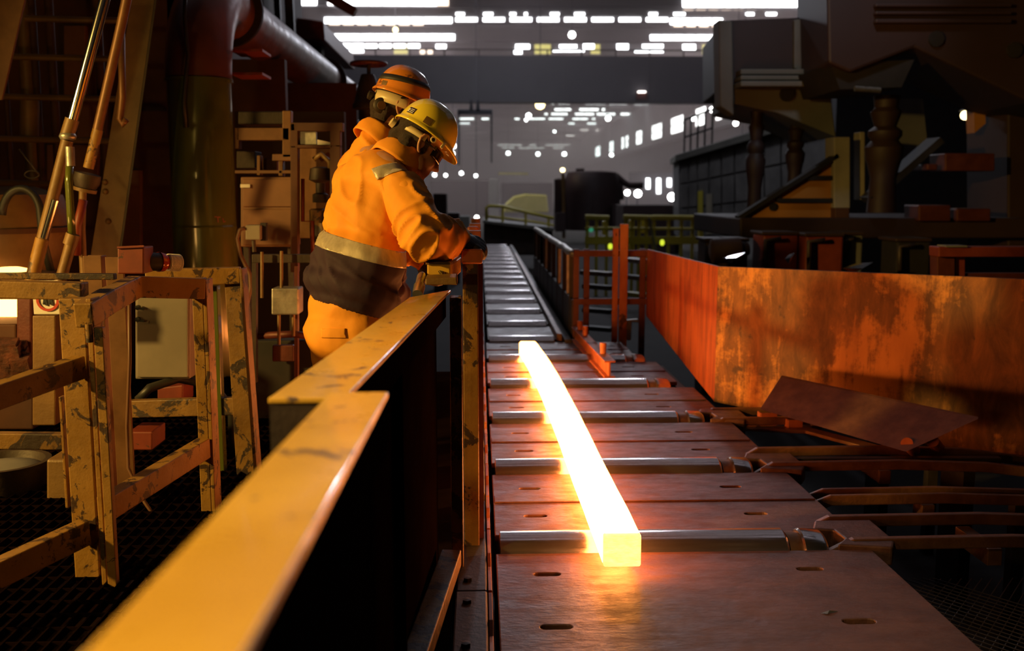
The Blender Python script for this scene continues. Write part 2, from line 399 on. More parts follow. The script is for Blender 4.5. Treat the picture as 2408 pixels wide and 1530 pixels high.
# rollers: barrel with a recessed neck and collar
ordn = ['first','second','third','fourth','fifth','sixth','seventh','eighth','ninth','tenth','eleventh','twelfth','thirteenth','fourteenth','fifteenth','sixteenth','seventeenth','eighteenth','nineteenth','twentieth','twenty-first']
def lathe_mb(x0, prof): return MB().lathe((x0, 0, 0), (1, 0, 0), prof, 36)
near_bar = lathe_mb(.075, [(0,.02),(0,.10),(.004,.12),(1.14,.12),(1.15,.112),(1.155,.02)]).mesh('barrel')
near_neck = lathe_mb(1.232, [(0,.02),(0,.104),(.05,.104),(.05,.02)]).mesh('neck')
near_col = lathe_mb(1.282, [(0,.02),(0,.112),(.008,.119),(.085,.115),(.105,.098),(.11,.02)]).mesh('collar')
far_bar = lathe_mb(.09, [(0,.02),(0,.115),(.006,.12),(.61,.12),(.62,.112),(.622,.02)]).mesh('barrel')
for k, y in enumerate(RY):
    lab = {0: 'shiny steel roller under the near white-hot end of the billet', 5: 'dull roller just past the far end of the glowing billet'}.get(k,
          f'{ordn[k]} steel roller of the table, counting from the billet\'s near end')
    r = thing('conveyor_roller', lab, 'roller', (0, y, -.07), 'steel rollers across the roller table')
    if k < 5:
        for nm, me, mt in (('barrel', near_bar, 'roller'), ('neck', near_neck, 'roller_rust'), ('collar', near_col, 'roller')):
            link(nm, me, M[mt], r, smooth='auto', loc=(0,0,0))
    else:
        link('barrel', far_bar, M['roller'], r, smooth='auto', loc=(0,0,0))

# the billet
bpts = [(.514, 3.47), (.510, 3.9), (.500, 4.44), (.493, 5.39), (.470, 6.63), (.437, 7.5), (.405, 8.05), (.398, 8.22)]
bil = thing('hot_billet', 'white-hot glowing square steel billet lying lengthwise on the rollers', 'steel billet', (.5, 3.56, .05))
def billet_body():
    mb = MB(); hw, z0, z1, c = .071, .051, .172, .012
    sec = [(-hw+c,z0),(hw-c,z0),(hw,z0+c),(hw,z1-c),(hw-c,z1),(-hw+c,z1),(-hw,z1-c),(-hw,z0+c)]
    vs = []; P = []
    N = 46
    for i in range(N):
        t = i/(N-1)*(len(bpts)-1); k = min(int(t), len(bpts)-2); u = t-k
        P.append((bpts[k][0]*(1-u)+bpts[k+1][0]*u, bpts[k][1]*(1-u)+bpts[k+1][1]*u))
    for _ in range(6): P = [P[0]] + [((P[i-1][0]+2*P[i][0]+P[i+1][0])/4, P[i][1]) for i in range(1, N-1)] + [P[-1]]
    for i, (x, y) in enumerate(P):
        s = 1.0 if i < N-3 else (.96, .9, .78)[i-(N-3)]
        w = 1 + .03*noise.noise(V((y*3, 0, 0)))
        for a, z in sec: vs.append((x + a*s*w, y, z0 + (z-z0)*(s*.5+.5) + .003*noise.noise(V((y*5, a*30, z*30)))))
    n = len(sec)
    fs = [(i*n+k, (i+1)*n+k, (i+1)*n+(k+1)%n, i*n+(k+1)%n) for i in range(N-1) for k in range(n)]
    fs += [tuple((N-1)*n+k for k in range(n))[::-1]]
    return mb.add(vs, [f[::-1] for f in fs])
part('billet_body', billet_body(), M['billet'], bil, smooth='auto')
part('cut_end', MB().box((.446, 3.445, .052), (.582, 3.485, .170)), M['billet_end'], bil, bevel=.008)

# scrap on the front plate
sc = MB(); p = gz(1950, 1442)
sc.add([p+V((-.03,0,.001)), p+V((-.01,-.012,.004)), p+V((.035,.012,.002)), p+V((.012,.016,.006)), p+V((0,0,.012))], [(0,1,4),(1,2,4),(2,3,4),(3,0,4),(3,2,1,0)])
single('metal_scrap', sc, M['steel'], 'small bright curl of metal scrap lying on the front deck plate', 'scrap')

# guide beam with stub bolts, beside the far half of the billet
gd = thing('guide_beam', 'orange-lit steel I-beam guide with three stub bolts beside the billet', 'beam', (.95, 8.4, 0))
part('beam', MB().ibeam((.985, 7.4, .068), (.915, 9.35, .068), .085, .132, .014), M['redpost'], gd, bevel=.002)
for px, py, Y in ((1412, 822, 7.75), (1372, 790, 8.75), (1358, 775, 9.1)):
    x = .985 - (Y-7.4)*.036
    part('stub_bolt', MB().lathe((x+.005, Y, .134), (0,0,1), [(0,.024),(.05,.024),(.055,.026),(.085,.026),(.088,.01)], 14), M['redpost'], gd, smooth='auto')

# guide posts and cross rails right of the table
pr = thing('guide_post', 'tall pair of orange-lit rusty flat bars standing beyond the guide beam', 'post', (1.33, 9.4, -.8))
part('flat_bar', MB().box((1.265, 9.38, -.8), (1.318, 9.43, 1.06)), M['redpost'], pr, bevel=.004)
part('flat_bar', MB().box((1.33, 9.36, -.8), (1.405, 9.41, 1.10)), M['redpost'], pr, bevel=.004)
fr = thing('barrier_frame', 'dark red barrier frame of posts and two rails behind the guide post', 'barrier', (1.2, 9.5, -.8))
for x in (.90, 1.0, 1.54): part('post', MB().box((x, 9.47, -.8), (x + .055, 9.52, .86)), M['darkred'], fr, bevel=.003)
for z in (.82, .36): part('rail', MB().box((.9, 9.44, z-.03), (1.6, 9.47, z+.03)), M['darkred'], fr, bevel=.003)
sf = thing('side_barrier', 'dark soot-covered barrier running along the far roller table', 'barrier', (.92, 12, -.8))
for k in range(9): part('post', MB().box((.90, 9.9 + k*.8, -.8), (.95, 9.95 + k*.8, .78)), M['dark'], sf, bevel=.003)
rl = [(.925, 9.7 + i*.25, .80 + .025*noise.noise(V((i*.9, 3, 0)))) for i in range(28)]
part('top_rail', MB().tube(rl, [.035 + .012*noise.noise(V((i*1.7, 0, 0))) for i in range(28)], 8), M['galv'], sf, smooth=True)
part('kick_plate', MB().box((.905, 9.7, -.2), (.94, 16.5, .35)), M['dark'], sf)
for k in range(6): part('baluster', MB().box((.91, 10.3 + k*1.1, .35), (.94, 10.33 + k*1.1, .78)), M['galv'], sf)

# ---------------------------------------------------------------- guard plates on the right
gp = thing('guard_plate', 'big scraped orange steel guard plate with a bend beside the table', 'guard plate', (2.2, 6.2, -.8))
A, B, C = V((1.60, 9.45, 0)), V((1.60, 6.62, 0)), V((4.3, 4.42, 0))
part('side_panel', MB().prism([A+V((0,0,.22)), A+V((0,0,.86)), B+V((0,0,.905)), B+V((0,0,-.02))][::1], (.02, .012, 0)), M['guard_red'], gp, bevel=.003)
part('main_panel', MB().prism([B+V((0,0,-.02)), B+V((0,0,.905)), C+V((0,0,.93)), C+V((0,0,-.25))], (.012, .018, 0)), M['guard'], gp, bevel=.003)
dirp = (C-B).normalized()
for t in (.15, 1.4, 2.8):
    q = B + dirp*t + V((.06,.07,0)); part('stay', MB().box(q+V((-.03,-.03,-.8)), q+V((.03,.03,.6))), M['dark'], gp)
lp = MB(); P1, P2 = at(1836, 886, 6.05), at(1787, 962, 5.85); P3 = at(2130, 1062, 5.0); P4 = at(2300, 985, 5.0)
lp.prism([P1, P2, P3, P4], (.012, .02, .008))
single('loose_plate', lp, M['arm'], 'loose brown steel plate leaning against the foot of the guard plate', 'steel plate', bevel=.002)

# ---------------------------------------------------------------- arms of the cooling bed to the right
def arm(lab, ya, yb, x0, z0, drop, w=.035):
    t = thing('transfer_arm', lab, 'transfer arm', (1.6, (ya+yb)/2, -.8), 'forked arms reaching right from the rollers')
    for y in (ya, yb):
        pts = [(x0-.10, y, -.05), (x0, y, z0), (2.15, y, z0+.005), (2.6, y-.01, z0-.01), (3.4, y-.05, z0-.01-drop), (4.6, y-.1, z0-.03-drop*2.2)]
        part('rail', MB().path(pts, w, .05), M['arm'], t, bevel=.006)
    part('bridge', MB().box((2.05, min(ya,yb), z0-.10), (2.11, max(ya,yb), z0-.03)), M['arm'], t, bevel=.003)
    part('foot', MB().box((2.5, min(ya,yb)+.02, -.8), (2.56, max(ya,yb)-.02, z0-.03)), M['black'], t)
    return t
def yoke(t, y, big=True):
    """cast bracket round the end of a roller"""
    p = [(1.415, y-.09), (1.62, y-.13), (1.66, y-.05), (1.66, y+.20), (1.42, y+.20), (1.38, y+.10), (1.46, y+.08), (1.47, y-.02)]
    part('yoke', MB().prism([(a, b, .018) for a, b in p], (0, 0, -.08)), M['bracket'], t, bevel=.008)
a0 = arm('forked brown transfer arm level with the shiny front roller', 3.80, 4.08, 1.50, .0, .06); yoke(a0, 3.84)
a1 = arm('forked transfer arm with a bright worn edge at the second roller', 4.90, 5.19, 1.50, .01, .10); yoke(a1, 4.94)
a2 = arm('thin pair of dark rails between the first and second transfer arm', 4.40, 4.50, 1.62, -.01, .07, .026)
a3 = arm('transfer arm below the loose plate at the third roller', 5.95, 6.22, 1.50, .0, .16); yoke(a3, 6.04)
lb = MB(); lb.path([at(1700, 1003, 6.0), at(1900, 1012, 5.85), at(2090, 1062, 5.45)], .10, .02)
single('flat_strip', lb, M['arm'], 'bent flat steel strip lying under the loose plate', 'steel strip', bevel=.003)
single('cross_bar', MB().bar(at(1850, 1086, 5.1), at(2350, 1084, 5.0), .05, .05), M['dark'], 'dark straight bar lying across the transfer arms', 'bar', bevel=.004)
for (px, py, Y, s, lab) in ((1808, 985, 5.95, .05, 'small orange-lit angle clip at the lower corner of the loose plate'),
                            (1870, 1000, 5.9, .045, 'brown angle bracket standing under the loose plate'),
                            (2140, 1045, 5.1, .05, 'short round stub below the guard plate, the one on the left'),
                            (2200, 1040, 5.15, .05, 'short round stub below the guard plate, the one on the right')):
    c = at(px, py, Y)
    if px < 2000:
        mb = MB(); mb.obox(c, (s, 0, 0), (0, .006, 0), (0, 0, s*.8)); mb.obox(c + V((-s, s*.6, 0)), (.006, 0, 0), (0, s*.6, 0), (0, 0, s*.8))
        single('angle_clip', mb, M['redpost'], lab, 'bracket', bevel=.002)
    else:
        single('pipe_stub', MB().tube([c + V((-.04, -.05, .02)), c + V((.05, .06, -.05))], .032, 14), M['redpost'], lab, 'pipe stub', smooth='auto')
# wire mesh in the pit, lower right
wm = MB(); o = gz(2330, 1480, -.25)
for i in range(-9, 10):
    a = i*.045
    wm.tube([o + V((a-.4, -.5, 0)), o + V((a+.4, .5, 0))], .0025, 5); wm.tube([o + V((a+.4, -.5, .004)), o + V((a-.4, .5, .004))], .0025, 5)
tag(single('wire_mesh', wm, M['dark'], 'dark diamond wire mesh in the pit beside the front deck plate', 'wire mesh'), None, None, kind='stuff')

# ---------------------------------------------------------------- side blocks between railing and table
ek = thing('edge_guard', 'dark row of bolted cast blocks along the left table edge', 'edge guard', (-.03, 4, -.4))
y = 2.3; i = 0
while y < 9.6:
    L = .44 + .1*((i*37) % 3); zt = .028 + .012*((i*5) % 3)
    part('guide_block', MB().box((-.085, y, -.25), (.022, y + L - .03, zt)), M['dark'], ek, bevel=.006)
    part('bolt_head', MB().lathe((-.045, y + .09, zt), (0,0,1), [(0,.016),(.012,.016),(.013,.004)], 6), M['dark'], ek)
    part('bolt_head', MB().lathe((-.045, y + L - .13, zt), (0,0,1), [(0,.016),(.012,.016),(.013,.004)], 6), M['dark'], ek)
    mb = MB(); mb.prism([(.026, y, -.2), (.026, y+L-.03, -.2), (.026, y+L-.03, .045), (.026, y+L*.55, .03), (.026, y+L*.5, .055), (.026, y+L*.4, .025), (.026, y, .04)], (.014, 0, 0))
    part('red_lit_edge', mb, M['redpost'], ek, bevel=.002)  # red glow of the billet on the edge put into a red strip
    y += L; i += 1

# ---------------------------------------------------------------- handrail beams in front
nb = thing('handrail_beam', 'blurred mustard-yellow steel rail beam nearest the camera', 'rail', (-.2, 1.0, -.8))
def tilt(x, y, z0): return V((x, y, z0 - .053*(y - 1.66)))
pa, pb = V((-.188, .30, 1.135)), V((-.2035, 1.66, 1.06))
part('top_flange', MB().bar(pa, pb, .098, .010), M['mustard'], nb, bevel=.002)
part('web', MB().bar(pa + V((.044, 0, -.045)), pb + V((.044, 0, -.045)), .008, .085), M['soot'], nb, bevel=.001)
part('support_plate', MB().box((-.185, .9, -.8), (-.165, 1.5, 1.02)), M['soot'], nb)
fb = thing('handrail_beam', 'mustard-yellow steel rail beam in front of the two workers, the further one', 'rail', (-.3, 2.6, -.8))
qa, qb = V((-.302, 1.72, 1.037)), V((-.168, 3.62, 1.035))
part('top_flange', MB().prism([V((-.370,1.72,1.033)), V((-.237,1.72,1.033)), V((-.105,3.66,1.033)), V((-.238,3.40,1.033))], (0,0,.010)), M['mustard'], fb, bevel=.002)
part('web', MB().bar(V((-.243,1.74,.99)), V((-.125,3.6,.99)), .008, .08), M['soot'], fb)
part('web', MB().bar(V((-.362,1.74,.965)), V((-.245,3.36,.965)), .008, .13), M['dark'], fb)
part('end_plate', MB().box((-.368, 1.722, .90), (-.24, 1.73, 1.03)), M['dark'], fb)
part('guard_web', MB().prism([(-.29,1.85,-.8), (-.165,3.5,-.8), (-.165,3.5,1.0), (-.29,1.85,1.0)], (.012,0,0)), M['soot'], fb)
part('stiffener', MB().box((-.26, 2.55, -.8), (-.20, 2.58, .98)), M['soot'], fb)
part('support_post', MB().box((-.105, 3.50, -.8), (-.062, 3.58, 1.03)), M['fence2'], fb, bevel=.004)
tk = MB(); a, b = gz(1062, 1310, .1), gz(985, 1530, .1)
tk.path([a, b, b + (b-a)*.5], .07, .06)
single('toe_board', tk, M['fence2'], 'worn yellow toe board at the foot of the dark guard web', 'toe board', bevel=.004)
# yellow box section under the worker's elbow, clamp plate, tube and the post end
bx = thing('box_section', 'short yellow box section with a scrawled front under the worker\'s elbow', 'box section', at(1040, 670, 3.7))
part('body', MB().prism([at(1004, 620, 3.62), at(1004, 662, 3.62), at(1060, 662, 3.62), at(1060, 620, 3.62)], (.03, .42, 0)), M['mustard'], bx, bevel=.006)
part('lid', MB().prism([at(1001, 622, 3.61), at(1001, 615, 3.61), at(1060, 615, 3.61), at(1060, 622, 3.61)], (.03, .45, 0)), M['fence2'], bx, bevel=.002)
sc_ = MB()
for q in (((1031,637),(1035,644)),((1036,636),(1037,645)),((1041,639),(1040,646)),((1033,636),(1041,638)),((1044,640),(1046,644)),((1043,652),(1042,657))):
    sc_.bar(at(*q[0], 3.614), at(*q[1], 3.614), .0025, .004, (0,1,0))
part('scrawl', sc_, M['signblack'], bx, kind='stuff')
cp = MB(); cp.prism([at(1000, 655, 3.5), at(1000, 670, 3.5), at(1076, 670, 3.5), at(1074, 652, 3.5)], (0, .10, .006))
clampo = single('clamp_plate', cp, M['ochremetal'], 'flat brown clamp plate across the far tip of the rail beam', 'plate', bevel=.004)
single('steel_tube', MB().lathe(at(982, 692, 3.52), at(992, 648, 3.62) - at(982, 692, 3.52), [(0,.014),(0,.019),(.05,.021),(.06,.017),(.11,.017),(.125,.012)], 16), M['steel'], 'short steel tube handle beside the yellow box section', 'tube', smooth='auto')
ps = thing('corner_post', 'rusty orange-lit post beside the table under the gloved hand', 'post', (-.02, 3.78, -.8))
part('post', MB().box((-.062, 3.72, -.8), (-.004, 3.80, 1.16)), M['fence2'], ps, bevel=.004)
part('cap', MB().box((-.066, 3.70, 1.135), (.012, 4.0, 1.19)), M['redpost'], ps, bevel=.006)
part('inner_flange', MB().box((-.004, 3.80, -.8), (.014, 3.92, 1.13)), M['darkred'], ps)
part('rail', MB().box((-.05, 4.0, 1.06), (0.0, 7.6, 1.13)), M['darkred'], ps, bevel=.004)
for y, x in ((5.2, -.02), (6.4, -.02), (7.6, -.02)):
    single('rail_post', MB().box((x-.04, y, -.8), (x+.03, y+.06, 1.20)), M['darkred'],
           {5.2: 'red rail post just beyond the gloved hand', 6.4: 'second red rail post beyond the gloved hand', 7.6: 'third and last red rail post beyond the gloved hand'}[y], 'post', 'red posts left of the far rollers', bevel=.004)
for (px, py, Y, s, lab) in ((1112, 548, 6.2, .07, 'small red lamp housing on the rail past the gloved hand'), (1098, 555, 5.6, .05, 'small orange box on the rail past the gloved hand')):
    c = at(px, py, Y); mb = MB().box(c - V((s/2, s/2, s/2)), c + V((s/2, s/2, s*.6)))
    single('rail_box', mb, M['redpaint'], lab, 'box', bevel=.012)
# ---------------------------------------------------------------- left walkway
wk = thing('walkway_grating', 'dark steel grating walkway floor beside the yellow railing', 'grating', (-2, 4, .06))
gm = MB()
for i in range(70): x = -3.6 + i*.045; gm.box((x, 2.0, .07), (x+.006, 7.4, .10))
part('bearing_bars', gm, M['soot'], wk, kind='stuff')
gm = MB()
for i in range(54): y = 2.0 + i*.1; gm.box((-3.6, y, .085), (-.45, y+.006, .098))
part('cross_bars', gm, M['soot'], wk, kind='stuff')
part('dark_gap_plate', MB().box((-.43, 1.0, .02), (-.095, 7.4, .06)), M['soot'], wk)  # added dark sheet hiding the shiny floor in the dark gap
part('edge_angle', MB().box((-.46, 2.0, -.02), (-.44, 7.4, .11)), M['dark'], wk)
for y in (2.6, 4.4, 6.2): part('joist', MB().box((-3.6, y, -.1), (-.45, y+.08, .068)), M['black'], wk)
single('step_plate', MB().box((-2.0, 3.0, -.35), (-1.15, 3.42, .055)), M['ochremetal'], 'worn ochre step plate under the railing post', 'step', bevel=.006)

X = lambda px, Y, py=760: at(px, py, Y).x
Z = lambda py, Y, px=400: at(px, py, Y).z
# ---------------------------------------------------------------- yellow railing with gate
rg = thing('railing', 'chipped ochre railing corner with a tall post, in front of the hearth', 'railing', at(180, 1500, 3.3))
def stick(px0, px1, py_top, Y, zb, d=.06):
    return MB().box((X(px0, Y, py_top), Y, zb), (X(px1, Y, py_top), Y + d, Z(py_top, Y, px0)))
part('post', stick(136, 198, 702, 3.30, -.5, .07), M['fence'], rg, bevel=.005)
part('post_flange', stick(201, 214, 702, 3.26, -.5, .10), M['fence'], rg, bevel=.003)
part('latch_bar', MB().box((X(130, 3.34), 3.33, Z(1190, 3.34)), (X(137, 3.34), 3.36, Z(930, 3.34))), M['fence'], rg, bevel=.002)
def rail(a, b, w, h, ext=0.0):
    a, b = V(a), V(b); return MB().bar(a, b + (b-a)*ext, w, h)
part('middle_rail', rail(at(188, 862, 3.28), at(0, 928, 2.95), .05, .075, .5), M['fence'], rg, bevel=.004)
part('lower_rail', rail(at(200, 1250, 3.28), at(0, 1345, 2.98), .05, .085, .5), M['fence'], rg, bevel=.004)
part('top_rail', rail(at(200, 684, 3.40), at(-60, 677, 3.40), .07, .058), M['fence'], rg, bevel=.004)
part('top_lip', rail(at(272, 650, 3.62), at(-60, 648, 3.62), .03, .022), M['fence2'], rg, bevel=.003)
part('back_rail', rail(at(152, 1036, 3.40), at(-60, 1034, 3.40), .04, .056), M['fence2'], rg, bevel=.004)
gt = thing('railing_gate', 'chipped ochre railing gate with a bent top rail, in the middle of the railing', 'gate', at(350, 1300, 3.6))
part('stile', stick(219, 241, 770, 3.24, -.4, .03), M['fence'], gt, bevel=.003)
part('stile', MB().box((X(454, 4.0), 4.0, -.2), (X(480, 4.0), 4.07, Z(655, 4.0))), M['fence'], gt, bevel=.004)
part('stile_flange', MB().box((X(483, 4.02), 4.0, -.2), (X(492, 4.02), 4.10, Z(658, 4.0))), M['fence'], gt, bevel=.003)
part('top_rail', MB().path([at(196, 742, 3.24), at(250, 708, 3.45), at(316, 674, 3.78), at(400, 676, 3.9), at(474, 678, 4.0)], .06, .082), M['fence'], gt, bevel=.005)
part('middle_rail', MB().path([at(246, 1196, 3.28), at(480, 1052, 4.0)], .055, .082), M['fence'], gt, bevel=.004)
part('hinge', MB().lathe(V((X(210, 3.24), 3.235, Z(760, 3.24))), (0,0,-1), [(0,.012),(.06,.012),(.061,.004)], 10), M['fence2'], gt, smooth='auto')
bp = thing('steel_post', 'plain brown steel post rising between the railing gate and the red box', 'post', at(280, 1400, 4.15))
part('channel', MB().channel(V((X(253, 4.15), 4.15, -.3)), V((X(253, 4.15), 4.15, Z(600, 4.15))), .075, .06, .008, (0,1,0), 1), M['brownpost'], bp, bevel=.003)
part('face', MB().box((X(255, 4.1), 4.1, -.3), (X(297, 4.1), 4.115, Z(604, 4.1))), M['brownpost'], bp, bevel=.002)
single('cable', MB().tube([at(304, 690, 4.08), at(305, 850, 4.08), at(299, 1000, 4.08), at(302, 1100, 4.08), at(340, 1180, 4.05), at(410, 1280, 4.0)], .008, 8), M['cable'], 'thin brown cable hanging down beside the brown steel post', 'cable', smooth=True)
rb = thing('control_box', 'dull red control box on top of the brown steel post', 'box', at(308, 640, 4.0))
part('case', MB().prism([at(276, 584, 3.98), at(276, 644, 3.98), at(338, 644, 3.98), at(338, 581, 3.98)], (.0, .12, 0)), M['redpaint'], rb, bevel=.005)
part('lid', MB().prism([at(275, 584, 3.97), at(338, 581, 3.97), at(350, 590, 4.10), at(288, 592, 4.10)], (0, 0, .008)), M['redpaint'], rb)
lm = thing('warning_lamp', 'black lamp with a dark red dome lens lying beside the red box', 'lamp', at(380, 640, 4.1))
a, b = at(340, 614, 4.08), at(424, 618, 4.2)
part('body', MB().lathe(a, b-a, [(0,.03),(.005,.038),(.06,.038),(.062,.03)], 18), M['rubber'], lm, smooth='auto')
part('lens', MB().lathe(a+(b-a).normalized()*.062, b-a, [(0,.042),(.02,.04),(.036,.028),(.042,.01)], 18), surf('red_glass', (0.35,0.03,0.015), rough=0.12), lm, smooth='auto')
fin = MB()
for k in range(9):
    fin.lathe(a+(b-a).normalized()*(.105+k*.006), b-a, [(0,.036),(.003,.036),(.0031,.03)], 16)
fin.lathe(a+(b-a).normalized()*.1, b-a, [(0,.03),(.06,.03),(.061,.01)], 14)
part('cooling_fins', fin, M['white'], lm, kind='stuff')
# leaning leg frame behind
lg = thing('leg_frame', 'battered ochre frame with a splayed outer leg beyond the gate', 'frame', at(570, 1050, 4.6))
part('top_bar', MB().bar(at(345, 652, 4.55), at(566, 647, 4.6), .07, .075), M['fence'], lg, bevel=.004)
part('leg', MB().prism([at(528, 668, 4.58), at(566, 632, 4.58), at(618, 1330, 4.58), at(570, 1330, 4.58)], (0,.012,0)), M['fence2'], lg, bevel=.003)
part('leg_flange', MB().prism([at(562, 632, 4.5), at(569, 632, 4.5), at(621, 1330, 4.5), at(612, 1330, 4.5)], (0,.10,0)), M['fence2'], lg, bevel=.003)
part('lower_bar', MB().bar(at(236, 962, 4.7), at(592, 952, 4.62), .05, .082), M['fence2'], lg, bevel=.004)
part('inner_leg', MB().box((X(500, 4.62), 4.6, -.2), (X(516, 4.62), 4.66, Z(672, 4.62))), M['duct'], lg, bevel=.003)
# grey cabinet
gc = thing('electrical_cabinet', 'flat grey electrical cabinet hanging behind the railing gate', 'cabinet', at(380, 892, 4.9))
part('body', MB().prism([at(318, 688, 4.9), at(318, 891, 4.9), at(446, 891, 4.9), at(446, 688, 4.9)], (0,.12,0)), M['cabinet'], gc, bevel=.006)
part('door', MB().prism([at(322, 692, 4.885), at(322, 887, 4.885), at(442, 887, 4.885), at(442, 692, 4.885)], (0,.014,0)), M['cabinet'], gc, bevel=.004)
for py in (722, 750):
    c = at(326, py, 4.87); mb = MB().lathe(c, (0,-1,0), [(0,.012),(.02,.012),(.021,.004)], 10); mb.bar(c+V((-.012,-.012,0)), c+V((.03,-.012,-.008)), .008, .012)
    part('latch_handle', mb, M['signblack'], gc)
part('door_rib', MB().bar(at(322, 757, 4.88), at(350, 757, 4.88), .008, .012), M['cabinet'], gc)
ht = MB()
for px, py, Y in ((330, 905, 4.9),): ht.tube([at(325, 940, 4.8), at(352, 912, 4.8), at(420, 890, 4.95), at(500, 905, 5.0), at(545, 960, 5.0), at(548, 1050, 5.0)], .022, 10)
single('hose', ht, M['rubber'], 'dark hose looping under the grey cabinet', 'hose', smooth=True)
single('brown_block', MB().prism([at(300, 1015, 4.6), at(358, 1015, 4.6), at(358, 1058, 4.6), at(300, 1058, 4.6)], (0,.2,0)), M['redpaint'], 'reddish steel block behind the brown steel post', 'block', bevel=.006)
single('red_box', MB().prism([at(370, 912, 5.2), at(430, 905, 5.2), at(430, 950, 5.2), at(370, 955, 5.2)], (0,.2,0)), M['redpaint'], 'dark red junction box under the grey cabinet', 'box', bevel=.006)

# ---------------------------------------------------------------- hearth, sign and clutter far left
hx = thing('hearth', 'brick-brown hearth with a glowing white-hot mouth at the left edge', 'furnace', at(0, 900, 5.4))
fy = 5.4
def rect(px0, py0, px1, py1, Y, d): return MB().prism([at(px0,py0,Y), at(px0,py1,Y), at(px1,py1,Y), at(px1,py0,Y)], (0, d, 0))
part('mouth_jamb', rect(38, 690, 74, 850, fy, .4), M['darkred'], hx, bevel=.01)
part('mouth_sill', rect(-220, 762, 38, 800, fy, .4), M['rustwall'], hx, bevel=.01)
part('lintel', rect(-220, 648, 74, 704, fy, .4), M['rustwall'], hx, bevel=.01)
part('hearth_back', rect(-220, 700, 40, 765, fy+.32, .06), glow('furnace_glow', (1.0, 0.42, 0.09), 9.0), hx)
part('base', rect(-220, 872, 78, 1010, fy, .5), M['rustwall'], hx, bevel=.01)
co = MB(); r2 = random.Random(3)
for i in range(46):
    c = at(r2.uniform(-60, 62), r2.uniform(806, 872), fy - .02 - r2.random()*.1); s = r2.uniform(.02, .045)
    co.obox(c, V((s, s*.3*r2.random(), 0)), V((-s*.2, s, s*.3)), V((0, -s*.3, s*r2.uniform(.5, 1))))
part('slag_lumps', co, M['coal'], hx, kind='stuff')
part('top_flame', MB().lathe(at(24, 640, fy+.1), (0,0,1), [(0,.03),(.004,.09),(.018,.09),(.028,.05)], 24), glow('flame', (1.0, 0.45, 0.10), 6.0), hx, smooth=True)
vs_ = thing('furnace_vessel', 'large rounded rust-brown vessel above the hearth', 'vessel', at(20, 640, 6.3))
part('shell', MB().lathe(at(10, 640, 6.3), (0,0,1), [(0,.2),(.02,.34),(.15,.40),(.36,.40),(.48,.36),(.53,.2)], 32), M['ochremetal'], vs_, smooth='auto')
part('band', MB().lathe(at(10, 545, 6.3), (0,0,1), [(0,.395),(.0,.412),(.03,.412),(.03,.395)], 32), M['rustwall'], vs_, smooth='auto')
single('coiled_hose', MB().tube([at(50 + 45*math.cos(t), 505 + 62*math.sin(t), 5.75) for t in [math.pi + i*math.pi*1.0/14 for i in range(15)]] + [at(100, 560, 5.75), at(120, 640, 5.75)], .022, 10), M['rubber'], 'black hose arching in front of the rounded vessel', 'hose', smooth=True)
single('wire_loop', MB().tube([at(75 + 17*math.cos(t), 410 + 9*math.sin(t), 6.0) for t in [i*.4 for i in range(17)]] + [at(45, 350, 6.0)], .005, 6), M['dark'], 'thin wire loop hanging on the lattice above the vessel', 'wire', smooth=True)
sg = thing('warning_sign', 'white sign with a red ring and two black figures behind the top rail', 'sign', at(112, 740, 4.6))
c = at(113, 705, 4.6)
part('plate', MB().box(c + V((-.068, 0, -.066)), c + V((.05, .006, .09))), M['white'], sg, bevel=.002)
def ring(c, r0, r1, y, n=28):
    mb = MB(); vs = []
    for k in range(n):
        t = 2*math.pi*k/n
        for r in (r0, r1): vs.append(c + V((math.cos(t)*r, y, math.sin(t)*r)))
        for r in (r0, r1): vs.append(c + V((math.cos(t)*r, y+.004, math.sin(t)*r)))
    fs = []
    for k in range(n):
        a, b = 4*k, 4*((k+1) % n)
        fs += [(a, a+1, b+1, b), (a+3, a+2, b+2, b+3), (a+1, a+3, b+3, b+1), (a+2, a, b, b+2)]
    return mb.add(vs, fs)
part('red_ring', ring(c, .040, .052, -.006), M['signred'], sg)
for dx in (-.012, .014):
    fg = MB(); q = c + V((dx, -.006, 0))
    fg.prism([q+V((-.007,0,.022)), q+V((.007,0,.022)), q+V((.008,0,-.004)), q+V((.012,0,-.026)), q+V((.004,0,-.026)), q+V((0,0,-.008)), q+V((-.006,0,-.022)), q+V((-.012,0,-.018)), q+V((-.008,0,-.004))], (0,.003,0))
    fg.lathe(q+V((0,.002,.03)), (0,-1,0), [(0,.007),(.003,.007),(.0031,.002)], 10)
    part('figure', fg, M['signblack'], sg)
single('ochre_pillar', rect(76, 742, 130, 1000, 4.9, .12), M['ochremetal'], 'greenish ochre pillar under the warning sign', 'pillar', bevel=.006)
single('rust_block', rect(108, 1080, 165, 1215, 4.2, .3), M['ochremetal'], 'rusty ochre block on the grating behind the railing post', 'block', bevel=.012)
pl = thing('slag_pot', 'dark slag pot with a pale skin behind the railing at the left edge', 'pot', at(20, 1210, 4.4))
part('pot', MB().lathe(at(10, 1210, 4.4), (0,0,1), [(0,.12),(.02,.17),(.22,.20),(.25,.21),(.25,.185),(.2,.17)], 24), M['dark'], pl, smooth='auto')
part('slag_skin', MB().lathe(at(10, 1210, 4.4)+V((0,0,.21)), (0,0,1), [(0,.17),(.012,.16),(.02,.08)], 20), M['concrete'], pl, smooth=True)
single('floor_pipe', MB().tube([at(-60, 1530, 3.2), at(110, 1480, 3.4), at(200, 1500, 3.5)], .08, 16), M['ochremetal'], 'thick dull pipe on the floor under the railing', 'pipe', smooth='auto')

